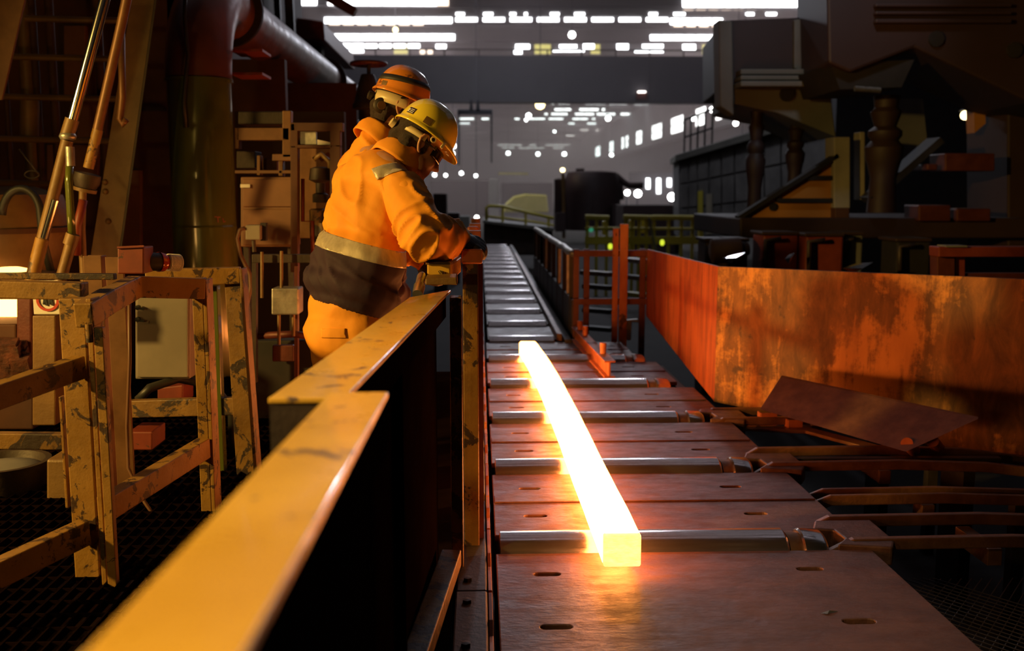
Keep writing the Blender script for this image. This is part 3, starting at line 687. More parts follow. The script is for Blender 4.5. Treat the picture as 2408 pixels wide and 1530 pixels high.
# ---------------------------------------------------------------- upper left: lattice, rods, leaning beam
structure('backing_left', MB().box((-9, 9.2, -.8), (-2.62, 9.35, 8)), M['rustwall'])  # dark panel added to shut out the skylights behind the lattice
structure('backing_inner', MB().box((-2.75, 9.2, -.8), (-2.62, 15.4, 5.0)), M['rustwall'])  # black backing added behind the duct where the view goes dark
lt = thing('pipe_lattice', 'rust-brown lattice of pipes rising behind the vessel', 'lattice', at(100, 640, 7.2))
for py, a, b in ((47, 60, 340), (137, 32, 300), (230, -30, 285), (329, -30, 265), (432, -30, 180), (532, -30, 170)):
    part('rung', MB().tube([at(a, py-4, 7.2), at(b, py+3, 7.2)], .022, 8), M['ochremetal'], lt, smooth='auto')
for px, r in ((72, .05), (92, .028), (132, .03), (243, .03), (20, .02)):
    part('standpipe', MB().tube([V((X(px, 7.35, 300), 7.35, -.8)), V((X(px, 7.35, 300), 7.35, 3.4))], r, 10), M['rustwall'] if px != 72 else M['ochremetal'], lt, smooth='auto')
part('pipe_joint', MB().tube([at(70, 235, 7.3), at(70, 325, 7.3)], .065, 12), M['ochremetal'], lt, smooth='auto')
for i, (x0, y0, x1, y1, Y) in enumerate(((150, 60, 200, 230, 8.2), (0, 330, 95, 430, 7.9), (110, 340, 230, 440, 8.0), (228, 0, 330, 40, 8.4), (255, 400, 330, 640, 7.6), (270, 260, 400, 350, 8.6), (180, 230, 250, 330, 8.4))):
    single('cladding_panel', rect(x0, y0, x1, y1, 9.14, .07), M['rustwall'] if i % 2 else M['panelbrown'],
           ['narrow brown panel high behind the lattice', 'dull rust panel behind the lattice at the left edge', 'brown panel behind the middle of the lattice', 'rust panel at the top behind the bright rod',
            'tall brown panel behind the leaning beam', 'dark rust panel between the leaning beam and the duct', 'small brown panel behind the upper lattice'][i], 'panel', bevel=.004)
r1 = thing('hydraulic_rod', 'bright polished hydraulic rod slanting down to the railing, jointed halfway', 'rod', at(75, 650, 5.2))
part('polished_rod', MB().tube([at(262, -60, 5.2), at(168, 290, 5.2)], .026, 16), M['chrome'], r1, smooth='auto')
part('collar', MB().tube([at(170, 280, 5.2), at(158, 318, 5.2)], .034, 16), M['ochremetal'], r1, smooth='auto')
part('joint_ball', MB().lathe(at(160, 330, 5.2), (0,0,1), [(0,.02),(.005,.036),(.02,.042),(.035,.036),(.04,.02)], 16), M['galv'], r1, smooth=True)
part('lower_tube', MB().tube([at(158, 330, 5.2), at(100, 560, 5.2)], .03, 14), M['ochremetal'], r1, smooth='auto')
part('polished_sleeve', MB().tube([at(130, 470, 5.16), at(104, 560, 5.16)], .018, 12), M['chrome'], r1, smooth='auto')
part('foot', MB().tube([at(100, 560, 5.2), at(72, 668, 5.2)], .034, 14), M['fence'], r1, smooth='auto')
hs = thing('hydraulic_hose', 'green hydraulic hose with pale couplings hanging beside the bright rod', 'hose', at(150, 650, 5.1))
part('coupling', MB().tube([at(164, 345, 5.1), at(166, 390, 5.1)], .022, 12), M['galv'], hs, smooth='auto')
part('hose', MB().tube([at(164, 385, 5.1), at(162, 430, 5.1), at(166, 500, 5.1), at(170, 560, 5.1)], .019, 10), M['duct'], hs, smooth=True)
part('coupling', MB().tube([at(172, 550, 5.1), at(164, 575, 5.1)], .034, 14), M['ochremetal'], hs, smooth='auto')
part('tail_pipe', MB().tube([at(166, 575, 5.1), at(140, 668, 5.1)], .028, 12), M['ochremetal'], hs, smooth='auto')
r3 = thing('slanting_pipe', 'dull brown slanting pipe behind the bright rod', 'pipe', at(190, 640, 5.6))
part('pipe', MB().tube([at(310, -60, 5.6), at(285, 60, 5.6), at(228, 310, 5.6)], .026, 12), M['brownpost'], r3, smooth='auto')
part('painted_end', MB().tube([at(230, 305, 5.6), at(208, 395, 5.6)], .028, 12), M['fence'], r3, smooth='auto')
part('drop_pipe', MB().tube([at(195, 440, 5.6), at(192, 540, 5.6), at(198, 668, 5.6)], .02, 10), M['ochremetal'], r3, smooth='auto')
bs = thing('sooty_funnel', 'sooty brown funnel at the lower end of the slanting pipe', 'funnel', at(205, 440, 5.5))
part('cup', MB().lathe(at(200, 445, 5.5), V((.25,0,1)), [(0,.03),(.01,.055),(.05,.07),(.085,.068),(.09,.04)], 18), M['dark'], bs, smooth='auto')
part('rim', MB().lathe(at(200, 445, 5.5), V((.25,0,1)), [(-.012,.05),(-.012,.06),(.006,.062),(.006,.05)], 18), M['ochremetal'], bs, smooth='auto')
single('orange_hose', MB().tube([at(196, 470, 5.55), at(182, 530, 5.55), at(180, 600, 5.55)], .022, 10), M['redpaint'], 'short orange-red hose behind the green hose', 'hose', smooth=True)
ib = thing('leaning_beam', 'heavy ochre-brown steel beam leaning against the lattice', 'beam', at(250, 660, 6.6))
part('face', MB().prism([at(318, -60, 6.5), at(372, -60, 6.5), at(268, 680, 6.5), at(200, 680, 6.5)], (0,.014,0)), M['ochremetal'], ib, bevel=.003)
part('flange', MB().prism([at(372, -60, 6.45), at(366, -60, 6.75), at(262, 680, 6.75), at(268, 680, 6.45)], (.012,0,0)), M['dark'], ib)
for k, (px, py) in enumerate(((247, 428), (248, 450), (255, 520))): part('rivet', MB().lathe(at(px, py, 6.5), (0,-1,0), [(0,.02),(.008,.018),(.014,.008)], 10), M['ochremetal'], ib, smooth=True)
ib2 = single('brace_beam', MB().prism([at(10, -60, 5.9), at(72, -60, 5.9), at(4, 235, 5.9), at(-60, 235, 5.9)], (0,.02,0)), M['brownpost'], 'brown brace beam crossing the upper left corner', 'beam', bevel=.003)
single('hook_pipe', MB().tube([at(285, 60, 6.0), at(288, 230, 6.0), at(282, 280, 6.0), at(288, 292, 6.0), at(297, 280, 6.0)], .02, 10), M['brownpost'], 'brown pipe with a hooked end beside the leaning beam', 'pipe', smooth=True)

# ---------------------------------------------------------------- green duct with elbow
du = thing('green_duct', 'big glossy olive-green vertical duct turning into a red-brown overhead run', 'duct', (at(476, 400, 7.2).x, 7.2, -.8))
dx = at(476, 400, 7.2).x; R = .222; zt = Z(190, 7.2, 476); er = .62
part('riser', MB().lathe((dx, 7.2, -.8), (0,0,1), [(0,R),(.8+Z(532,7.2,476)-.004,R),(.8+Z(532,7.2,476),R+.006),(.8+Z(528,7.2,476),R)], 48), M['duct'], du, smooth='auto')
part('riser', MB().lathe((dx, 7.2, Z(530,7.2,476)), (0,0,1), [(0,R-.002),(zt-Z(530,7.2,476),R-.002)], 48), M['duct'], du, smooth='auto')
el = [(dx, 7.2, zt)] + [(dx, 7.2 + er*(1-math.cos(t)), zt + er*math.sin(t)) for t in [i*math.pi/24 for i in range(1, 13)]]
part('elbow', MB().tube(el, R + .004, 48), M['ductred'], du, smooth='auto')
part('overhead_run', MB().tube([el[-1], (dx, 9.4, zt+er), (dx, 14, zt+er+.02), (dx+.05, 22.0, zt+er+.02)], R, 48), M['ductred'], du, smooth='auto')
part('seam_ring', MB().lathe((dx, 7.2, zt-.012), (0,0,1), [(0,R),(0,R+.012),(.02,R+.012),(.02,R)], 48), M['duct'], du, smooth='auto')
for y in (8.05, 13.0): part('flange', MB().lathe((dx, y, zt+er+.01), (0,1,0), [(0,R),(0,R+.06),(.05,R+.06),(.05,R)], 40), M['black'], du, smooth='auto')
ch = MB()
def curve_bar(p0, p1):
    a = at(*p0, 7.2); b = at(*p1, 7.2)
    for q in (a, b): q.y = 7.2 - math.sqrt(max(0, R*R - (q.x-dx)**2)) - .002
    ch.bar(a, b, .004, .006, (0,1,0))
for s in (((521,508),(532,509)),((527,508),(528,521)),((536,512),(538,521)),((538,521),(541,519))): curve_bar(*s)
part('chalk_mark', ch, surf('pink_chalk', (0.45,0.14,0.09), rough=0.9), du, kind='stuff', label='pink chalk letter scrawled low on the duct')
strap = MB(); strap.tube([at(437, -40, 6.97), at(434, 40, 6.97), at(442, 130, 6.96), at(432, 240, 6.96), at(436, 300, 6.96)], .014, 8)
single('hanging_cable', strap, M['rubber'], 'black cable hanging down the front of the duct elbow', 'cable', smooth=True)
for i, (px, py, d) in enumerate(((585, 115, .10), (585, 170, .10))):
    single('shelf_bar', MB().prism([at(545, py, 7.4), at(617, py, 7.4), at(617, py+6, 7.4), at(545, py+6, 7.4)], (0,.3,0)), M['redpaint'],
           ['upper red-lit shelf bar beside the duct elbow', 'lower red-lit shelf bar beside the duct elbow'][i], 'bar')

# ---------------------------------------------------------------- switchgear between duct and workers
structure('backing_switchgear', MB().box((at(556, 400, 8).x, 8.0, -.8), (at(812, 400, 8).x, 8.1, Z(262, 8, 700))), M['black'])  # dark backing added behind the switchgear
structure('backing_duct_end', MB().box((-2.6, 11.2, -.8), (at(840, 300, 11.2).x, 11.3, 2.58)), M['rustwall'])  # second dark backing, added below the duct run
structure('backing_under_duct', MB().box((-2.62, 9.25, -.8), (-1.74, 9.35, 2.58)), M['rustwall'])  # added panel filling the dark area under the duct
cb = thing('switch_cabinet', 'brown switch cabinet with a small white label, right of the green duct', 'cabinet', at(628, 580, 6.4))
part('body', rect(566, 416, 690, 580, 6.4, .25), M['panelbrown'], cb, bevel=.006)
for px_ in (572, 676): part('leg', MB().prism([at(px_,580,6.45), at(px_+12,580,6.45), V((at(px_+12,580,6.45).x,6.45,-.8)), V((at(px_,580,6.45).x,6.45,-.8))], (0,.05,0)), M['dark'], cb)
part('door', rect(571, 421, 686, 486, 6.385, .016), M['panelbrown'], cb, bevel=.004)
part('door', rect(571, 492, 686, 576, 6.385, .016), M['panelbrown'], cb, bevel=.004)
part('label_plate', rect(565, 433, 588, 441, 6.37, .012), M['white'], cb, label='white label plate')
tr = thing('pipe_rack', 'brown rack of shelves and pipes above the switch cabinet', 'rack', at(620, 420, 6.6))
for x0, y0, x1, y1 in ((552, 400, 700, 408), (556, 300, 680, 330), (640, 362, 690, 378), (604, 365, 612, 412), (655, 378, 665, 414), (552, 300, 562, 350), (664, 260, 684, 370)):
    part('rack_bar', rect(x0, y0, x1, y1, 6.6, .08), M['panelbrown'] if y1-y0 < 20 else M['brownpost'], tr, bevel=.004)
part('shelf_box', rect(560, 262, 672, 292, 6.7, .25), M['dark'], tr, bevel=.006)
part('shelf_box', rect(556, 355, 600, 396, 6.7, .2), M['dark'], tr, bevel=.006)
part('shelf_box', rect(612, 372, 652, 404, 6.7, .2), M['rustwall'], tr, bevel=.006)
df = thing('door_frame_rack', 'red-brown steel frame holding valves just behind the workers', 'frame', at(745, 620, 6.2))
for x0, y0, x1, y1 in ((683, 290, 700, 640), (683, 288, 806, 308), (776, 300, 800, 640), (683, 340, 800, 348)):
    part('frame_bar', rect(x0, y0, x1, y1, 6.2, .08), M['rustwall'], df, bevel=.004)
part('grey_panel', rect(702, 308, 744, 340, 6.24, .03), M['galv'], df, bevel=.004)
part('white_piece', MB().prism([at(746, 328, 6.22), at(780, 335, 6.22), at(776, 343, 6.22), at(746, 342, 6.22)], (0,.03,0)), M['white'], df)
part('back_plate', rect(700, 348, 778, 560, 6.4, .03), M['brownpost'], df, bevel=.004)
part('valve_body', MB().lathe(at(752, 392, 6.3), (0,0,-1), [(0,.03),(.01,.06),(.08,.07),(.1,.03),(.16,.03),(.17,.05),(.22,.05)], 16), M['dark'], df, smooth='auto')
part('valve_arm', MB().tube([at(738, 375, 6.3), at(755, 362, 6.3), at(775, 380, 6.3), at(780, 430, 6.3)], .016, 10), M['ochremetal'], df, smooth=True)
part('ochre_tank', MB().lathe(at(748, 490, 6.3), (0,0,-1), [(0,.04),(.01,.055),(.2,.055),(.21,.04)], 18), M['fence2'], df, smooth='auto')
part('ochre_tank', MB().lathe(at(760, 520, 6.28), (0,0,-1), [(0,.03),(.01,.045),(.14,.045),(.15,.03)], 18), M['fence2'], df, smooth='auto')
part('pipework', MB().tube([at(712, 420, 6.25), at(712, 520, 6.25), at(735, 520, 6.25), at(735, 600, 6.25)], .012, 8), M['redpaint'], df, smooth=True)
jb = thing('junction_box', 'small pale junction box on a bracket with a looping cable', 'box', at(598, 568, 5.9))
part('box', rect(577, 529, 612, 564, 5.9, .1), M['cabinet'], jb, bevel=.006)
part('bracket', rect(612, 524, 625, 566, 5.95, .05), M['black'], jb)
part('gland', MB().tube([at(596, 562, 5.93), at(598, 592, 5.93)], .012, 8), M['dark'], jb, smooth='auto')
part('cable', MB().tube([at(576, 536, 5.9), at(564, 540, 5.9), at(558, 560, 5.9), at(566, 600, 5.9), at(588, 645, 5.9), at(590, 675, 5.9), at(580, 720, 5.9), at(582, 800, 5.9)], .012, 8), M['cable'], jb, smooth=True)
gb = thing('steel_box', 'shiny galvanised steel box on rods below the switch cabinet', 'box', at(670, 740, 5.4))
part('box', rect(638, 678, 702, 740, 5.4, .15), M['galv'], gb, bevel=.008)
for px, y0, y1 in ((616, 592, 700), (662, 590, 690), (656, 738, 810), (690, 738, 790)):
    part('rod', MB().tube([at(px, y0, 5.45), at(px, y1, 5.45)], .009, 8), M['ochremetal'], gb, smooth='auto')
part('cross_bar', rect(592, 598, 730, 618, 5.5, .05), M['dark'], gb, bevel=.003)
part('side_post', rect(592, 618, 602, 900, 5.5, .05), M['dark'], gb)
part('side_post', rect(692, 618, 700, 900, 5.55, .05), M['darkred'], gb)
mb = thing('pump_unit', 'dark pump unit with low pipes behind the leaning leg', 'pump', at(650, 1100, 5.6))
part('base', rect(596, 800, 760, 1200, 5.7, .3), M['black'], mb, bevel=.01)
part('pipe', MB().tube([at(600, 790, 5.55), at(690, 785, 5.55), at(740, 792, 5.55)], .02, 8), M['darkred'], mb, smooth=True)
part('flange', rect(640, 812, 690, 850, 5.6, .05), M['darkred'], mb, bevel=.006)
vw = thing('valve_wheel', 'dark handwheel valve standing against the bright hall behind the helmets', 'valve', at(866, 420, 9.0))
vc = at(867, 150, 9.0)
part('wheel_rim', MB().tube([vc + V((.148*math.cos(t), .148*math.sin(t), 0)) for t in [i*math.pi/16 for i in range(33)]], .018, 8), M['darkred'], vw, smooth=True)
for t in (0, math.pi/3, 2*math.pi/3): part('spoke', MB().bar(vc - V((.145*math.cos(t), .145*math.sin(t), 0)), vc + V((.145*math.cos(t), .145*math.sin(t), 0)), .03, .018), M['darkred'], vw)
part('stem', MB().lathe(vc + V((0,0,.01)), (0,0,-1), [(0,.018),(.12,.018)], 10), M['dark'], vw, smooth='auto')
part('bonnet', MB().lathe(vc + V((-.01,0,-.09)), (0,0,-1), [(0,.055),(.01,.062),(.12,.095),(.24,.125),(.26,.14),(.30,.14),(.31,.08),(.6,.08),(2.6,.09)], 20), M['dark'], vw, smooth='auto')
single('roof_beam', MB().prism([at(690, 40, 15), at(760, 50, 15), at(764, 95, 15), at(690, 92, 15)], (0,3.5,0)), M['redpaint'], 'dark red roof beam end beside the bright skylights', 'beam', bevel=.02)
single('hanger_column', MB().prism([at(706, 92, 15.6), at(756, 95, 15.6), at(756, 255, 15.6), at(716, 255, 15.6)], (0,.3,0)), M['dark'], 'dark hanger column under the red roof beam', 'column', bevel=.01)
single('roof_brace', MB().bar(at(735, -30, 12), at(836, 30, 12), .16, .10), M['brownpost'], 'brown roof brace crossing the bright skylight at top', 'brace', bevel=.01)
for i, (px, w) in enumerate(((600, 24), (640, 14), (665, 20))):
    single('overhead_strut', MB().prism([at(px, -60, 13.0), at(px+w, -60, 13.0), at(px+w+8, 90, 13.0), at(px+8, 90, 13.0)], (0,.1,0)), M['dark'],
           ['broad dark strut hanging above the overhead duct run', 'thinnest dark strut hanging above the overhead duct run', 'dark strut nearest the red roof beam'][i], 'strut')
# ---------------------------------------------------------------- far hall: roof lights
M['sky_pane'] = glow('skylight_glass', (1.0, 0.96, 0.98), 7.0)
M['sky_pane_warm'] = glow('skylight_glass_dusty', (1.0, 0.74, 0.58), 3.0)
M['sky_pane_dim'] = glow('skylight_glass_far', (1.0, 0.90, 0.88), 5.0)
M['sky_pane_near'] = glow('skylight_glass_near', (0.85, 0.85, 1.0), 0.28)  # unseen near panes, strength lowered to keep ambient light down
M['sky_pane_pink'] = glow('skylight_glass_hazed', (1.0, 0.74, 0.70), 2.2)
M['sky_pane_over'] = glow('skylight_glass_overhead', (0.92, 0.87, 1.0), 1.3)  # unseen overhead panes, strength set for highlights on the rollers
M['sky_yellow'] = glow('yellow_sodium_panel', (1.0, 0.82, 0.22), 0.9)
def pane(px0, px1, py0, py1, mat, z=13.9):
    a, b, c, d = gz(px0, py1, z), gz(px1, py1, z), gz(px1, py0, z), gz(px0, py0, z)
    o = structure('skylight_pane', MB().prism([a, b, c, d], (0, 0, .06)), M[mat], ceil); del o['kind']; return o
def strip(x0, x1, y0, y1, n, mat='sky_pane', gap=2.0):
    w = (x1-x0)/n
    for i in range(n): pane(x0+i*w+gap/2, x0+(i+1)*w-gap/2, y0, y1, mat)
strip(706, 746, -4, 17, 2); strip(770, 1028, -8, 16, 8); strip(1028, 1056, -4, 15, 1, 'sky_pane_warm')
strip(1604, 1936, -8, 17, 10); strip(1604, 1900, 20, 24, 10, 'sky_pane_warm', 6)
strip(762, 1064, 43, 55, 9); strip(770, 1000, 57, 60, 7, 'sky_pane_warm', 8); strip(1575, 1700, 45, 58, 5); strip(1580, 1700, 60, 64, 4, 'sky_pane_warm', 8)
for k in range(8): strip(1071+k*64, 1123+k*64, 43.5, 51, 2, gap=1.2)
for a, b in ((1071,1093),(1136,1160),(1198,1214),(1232,1241),(1293,1316),(1350,1376),(1525,1547),(1583,1612),(1752,1774),(1800,1827)): strip(a, b, 32, 36.5, 1)
strip(785, 1070, 82, 95, 9, gap=1.5); strip(1528, 1690, 84, 95, 6)
strip(800, 856, 104, 124, 2); strip(856, 990, 105, 113, 4, gap=6); strip(985, 1020, 118, 127, 2, 'sky_pane_warm', 6); strip(1024, 1050, 106, 114, 1)
for a, b, c, d in ((1212,1246,106,117),(1207,1228,117,127),(1315,1357,107,113),(1300,1375,118,122),(1371,1398,105,115),(1450,1478,105,119),(1510,1560,106,113),(1492,1560,119,124),(1605,1636,106,119)): strip(a, b, c, d, max(1, int((b-a)/20)), gap=1)
for a, b in ((1256,1296),(1388,1412),(1650,1680),(925,960)): strip(a, b, 106, 127, 1, 'sky_yellow')
rows = {247: [(1295,1305),(1311,1340),(1375,1424),(1430,1475),(1490,1537),(1548,1586)], 258: [(1303,1343),(1362,1408),(1415,1423)],
        269: [(1280,1288),(1296,1335),(1352,1397),(1403,1447),(1459,1503),(1512,1546)], 279: [(1080,1115),(1132,1150),(1210,1222),(1235,1282),(1290,1325),(1346,1383),(1392,1400)],
        291: [(1080,1105),(1336,1352),(1380,1402),(1482,1500)], 306: [(1364,1384),(1400,1425),(1455,1470)], 319: [(1330,1352),(1392,1410),(1428,1450)],
        330: [(1210,1250),(1300,1340),(1370,1390)], 341: [(1170,1228),(1244,1262),(1282,1352),(1372,1414)], 348: [(1180,1210),(1220,1280),(1300,1360),(1370,1400)]}
for y, segs in rows.items():
    h = 2.2 if y < 285 else 1.3
    for a, b in segs: strip(a, b, y-h, y+h, max(1, round((b-a)/(24 if y < 300 else 16))), 'sky_pane_dim' if y < 300 else 'sky_pane_pink', 1.5)
# unseen near-bay strips: wide ones dimmed, narrow ones shaped for roller highlights
for k, Y in enumerate((57, 48, 39.5, 31.5, 24, 18, 13, 8.5)):
    for a, b, n in ((-12, -2, 5), (13.5, 23, 5), (-1, 12.5, 4)):
        d = 2.6 if n == 5 else (1.3 if Y > 26 else .4)
        for i in range(n):
            w = (b-a)/n; o = structure('skylight_pane', MB().box((a+i*w+.1, Y, 13.9), (a+(i+1)*w-.1, Y+d, 13.96)), M['sky_pane_near' if n == 5 or Y > 26 else 'sky_pane_over'], ceil); del o['kind']
# trusses
for k, Y in enumerate((62, 70, 78, 86, 98, 112, 128, 146, 166, 188, 212, 240)):
    structure('roof_truss', MB().box((-25.6, Y, 13.8 if Y < 95 else 13.4), (24.6, Y+.25, 13.98)), M['roof'], ceil)
structure('trim_crane_rail', MB().box((23.4, 55, 7.6), (24.5, 298, 8.2)), M['girder'])

# windows of the right-hand wall
n = 0
for y0 in (96, 108, 120, 134, 148, 164, 182, 202):
    n += 1
    fo = structure(f'window_{n}', MB().box((24.38, y0, 8.5), (24.5, y0+7.5, 10.6)), M['girder'])
    for i in range(3):
        for j in range(2):
            if (i*7 + j*5 + n*3) % 5 == 0: continue
            o = part('window_pane', MB().box((24.30, y0+.3+i*2.4, 8.65+j*1.0), (24.38, y0+2.3+i*2.4, 9.5+j*1.0)), M['sky_pane_dim'], fo)
# haze of the far bays
hm = bpy.data.materials.new('mauve_hall_haze'); hm.use_nodes = True; nt = hm.node_tree; nt.nodes.clear()
out = nt.nodes.new('ShaderNodeOutputMaterial'); vsn = nt.nodes.new('ShaderNodeVolumeScatter'); nt.links.new(vsn.outputs[0], out.inputs['Volume'])
vsn.inputs['Color'].default_value = (1.0, 0.80, 0.81, 1); vsn.inputs['Density'].default_value = 0.0085; vsn.inputs['Anisotropy'].default_value = 0.3
hz = link('haze', MB().box((-25.5, 45, -.75), (24.3, 298, 13.75)).mesh('haze'), hm); hz['kind'] = 'stuff'; hz['label'] = 'thin mauve haze hanging in the far bays'

# ---------------------------------------------------------------- crane bridge and lifting beam
cr = thing('crane_bridge', 'wide dark overhead crane bridge spanning the hall below the skylights', 'crane', (0, 60, 5))
zl, zh = at(1300, 240, 60).z, at(1300, 131, 60).z
part('girder', MB().box((-25.6, 60, zl), (24.5, 60.8, zh)), M['girder'], cr)
part('bottom_flange', MB().box((-25, 59.8, zl-.03), (23.3, 61, zl+.05)), M['girder'], cr)
part('walkway_rail', MB().box((-25, 59.6, zh+.25), (23.3, 59.68, zh+.32)), M['dark'], cr)
for i in range(24): part('rail_post', MB().box((-24+i*2, 59.6, zh-.05), (-23.92+i*2, 59.68, zh+.3)), M['dark'], cr)
for i in range(9): part('stiffener', MB().box((-20+i*5, 59.93, zl), (-19.9+i*5, 60, zh)), M['girder'], cr)
c = at(1510, 216, 59.5); part('inspection_lamp', MB().box(c+V((-.22,0,-.03)), c+V((.22,.3,.06))), glow('lamp_white', (1,.9,.85), 4.0), cr)
part('lamp_cage', MB().box(c+V((-.3,.1,-.4)), c+V((.3,.4,-.05))), M['darkred'], cr)
lf = thing('lifting_beam', 'dark lifting beam with two hanging legs under the crane bridge', 'lifting beam', at(1118, 262, 45))
part('cross_beam', MB().prism([at(1076,257,45), at(1076,268,45), at(1158,268,45), at(1158,257,45)], (0,.3,0)), M['girder'], lf, bevel=.02)
for x, y in ((1079, 388), (1156, 382)): part('hanging_leg', MB().prism([at(x-2,266,45), at(x-1.5,y,45), at(x+1.5,y,45), at(x+2,266,45)], (0,.15,0)), M['girder'], lf)
for x in (1108, 1124): part('hook_plate', MB().prism([at(x-5,262,45), at(x+5,262,45), at(x+2,235,45), at(x-2,235,45)], (0,.1,0)), M['girder'], lf)

# ---------------------------------------------------------------- lamps of the hall
M['lamp_w'] = glow('lamp_cool_white', (1.0, 0.95, 0.92), 14.0)
M['lamp_y'] = glow('lamp_warm', (1.0, 0.78, 0.36), 8.0)
def hall_lamp(px, py, Y, rp, lab, mat='lamp_w'):
    c = at(px, py, Y); r = rp*Y/FPX
    t = thing('hall_lamp', lab, 'lamp', c, 'hanging lamps of the hall')
    link('bulb', MB().lathe((0,0,r*.9), (0,0,-1), [(0,r*.3),(r*.3,r*.8),(r*.9,r),(r*1.5,r*.8),(r*1.8,r*.3)], 14).mesh('bulb'), M[mat], t, True, loc=(0,0,0))
    link('shade', MB().lathe((0,0,r*1.7), (0,0,-1), [(0,r*.2),(r*.2,r*.5),(r*.75,r*1.3),(r*.8,r*1.25)], 14).mesh('shade'), M['girder'], t, 'auto', loc=(0,0,0))
    link('stem', MB().lathe((0,0,r*1.6), (0,0,1), [(0,r*.12),(max(.3, 14.0 - c.z - r*1.6) if Y > 30 else 3.0, r*.12)], 6).mesh('stem'), M['girder'], t, loc=(0,0,0))
for px, py, Y, rp, lab in (
    (1195,360,150,4.5,'leftmost lamp of the low row of four far hall lamps'), (1265,362,150,4.5,'second lamp from the left in the low row of four'),
    (1327,362,150,4.8,'third lamp from the left in the low row of four'), (1438,364,150,4.5,'rightmost lamp of the low row of four far hall lamps'),
    (1243,272,115,6,'brighter upper lamp of a close pair left of the hall\'s middle'), (1237,282,115,3.5,'fainter lower lamp of a close pair left of the hall\'s middle'),
    (1430,278,115,6,'bright lamp high in the haze among the skylight rows'), (1304,309,150,3,'tiny bluish lamp in the middle of the haze'),
    (1066,343,90,6.5,'large lamp right behind the peak of the yellow helmet, upper one'), (1064,361,90,5.5,'lamp right behind the peak of the yellow helmet, lower one'),
    (1675,258,85,7,'bright lamp by the wall windows, topmost and nearest'), (1630,278,100,6,'second bright lamp by the wall windows'), (1549,324,140,4.5,'smallest lamp by the wall windows, farthest in'),
    (1085,407,110,4.5,'lamp at eye level right of the worker\'s chest, brightest there'), (1048,412,110,4,'lamp at eye level, second from the worker\'s chest'),
    (1022,411,110,4.5,'lamp at eye level closest to the worker\'s chest'), (1119,413,110,4,'lamp at eye level, farthest from the worker\'s chest'),
    (1121,511,50,5,'low lamp above the gloved hand'), (1345,82,62,8,'lone lamp hanging above the middle of the crane bridge'),
    (1730,290,40,6,'lamp under the grey mill head, upper one'), (1745,325,40,4.5,'lamp under the grey mill head, lower one')):
    hall_lamp(px, py, Y, rp, lab)
hall_lamp(1270, 246, 62.5, 11, 'soft yellow lamp just under the crane bridge', 'lamp_y')
hall_lamp(930, 70, 70, 6, 'small yellow lamp between the skylights above the orange helmet', 'lamp_y')
hall_lamp(2270, 271, 17, 11, 'small yellow lamp in the dark behind the mill stand', 'lamp_y')
M['flood'] = glow('floodlight_glass', (1.0, 0.97, 0.95), 45.0)
for px, py, Y, rp, lab in ((1580,463,55,9,'brightest floodlight beside the concrete building'), (1500,455,55,8,'second brightest floodlight, beside the dark drum machine'),
                           (1475,453,55,6,'round floodlight between the two neighbours by the drum machine'), (1450,459,50,6,'floodlight on a mast in front of the drum machine')):
    c = at(px, py, Y); r = rp*Y/FPX
    t = thing('floodlight', lab, 'floodlight', c, 'floodlights beside the drum machine')
    part('lens', MB().lathe(c, (0,-1,0), [(0,r),(r*.3,r*.95),(r*.5,r*.5)], 18), M['flood'], t, smooth=True)
    part('housing', MB().lathe(c+V((0,.01,0)), (0,1,0), [(0,r*1.15),(r*.8,r*.8),(r*1.1,r*.4)], 18), M['girder'], t, smooth='auto')
    part('mast', MB().lathe(c+V((0,r,0)), (0,0,-1), [(0,.05),(c.z+.8,.05)], 8), M['girder'], t, smooth='auto')
# ---------------------------------------------------------------- middle distance
eb = thing('end_housing', 'dark housing closing off the far end of the roller table', 'housing', at(1220, 572, 27.5))
part('body', MB().prism([at(1138,522,27.5), at(1138,600,27.5), at(1300,600,27.5), at(1300,540,27.5)], (0,2,0)), M['dark'], eb, bevel=.05)
part('lid', MB().prism([at(1136,518,27.4), at(1136,524,27.4), at(1302,544,27.4), at(1302,536,27.4)], (0,2.2,0)), M['stand_grey'], eb)
yr = thing('yellow_handrail', 'sloping yellow handrail above the end of the roller table', 'handrail', at(1145, 522, 28))
part('top_rail', MB().tube([at(1144,520,28), at(1144,488,28), at(1150,484,28), at(1182,485,28), at(1236,498,28), at(1302,513,28)], .045, 8), M['yellow_paint'], yr, smooth=True)
part('middle_rail', MB().tube([at(1144,508,28), at(1236,518,28), at(1302,530,28)], .03, 8), M['yellow_paint'], yr, smooth=True)
for x, y0 in ((1182, 485), (1236, 498), (1290, 511)): part('post', MB().tube([at(x,y0,28), at(x,545,28)], .035, 8), M['yellow_paint'], yr)
dm = thing('drum_machine', 'large dark round-topped machine in the haze beside the floodlights', 'machine', at(1390, 540, 42))
c = at(1385, 470, 43)
part('drum', MB().lathe(at(1390,540,43), (0,0,1), [(0,1.25),(1.6,1.25),(2.1,1.2),(2.45,1.05),(2.5,.6)], 28), M['stand_dark'], dm, smooth='auto')
part('side_tank', MB().lathe(at(1322,540,43), (0,0,1), [(0,.36),(2.15,.36),(2.2,.2)], 18), M['stand_dark'], dm, smooth='auto')
part('cap', MB().prism([at(1356,396,42.6), at(1356,410,42.6), at(1374,410,42.6), at(1374,396,42.6)], (0,.5,0)), M['stand_dark'], dm)
part('outlet_pipe', MB().tube([at(1430,412,43), at(1450,414,43), at(1468,430,43), at(1480,436,43), at(1512,436,43)], .14, 10), M['stand_dark'], dm, smooth=True)
part('outlet_pipe', MB().tube([at(1435,424,42.8), at(1460,436,42.8), at(1462,470,42.8)], .10, 10), M['stand_dark'], dm, smooth=True)
part('mast', MB().tube([at(1324,408,42), at(1326,560,42)], .07, 8), M['ochremetal'], dm)
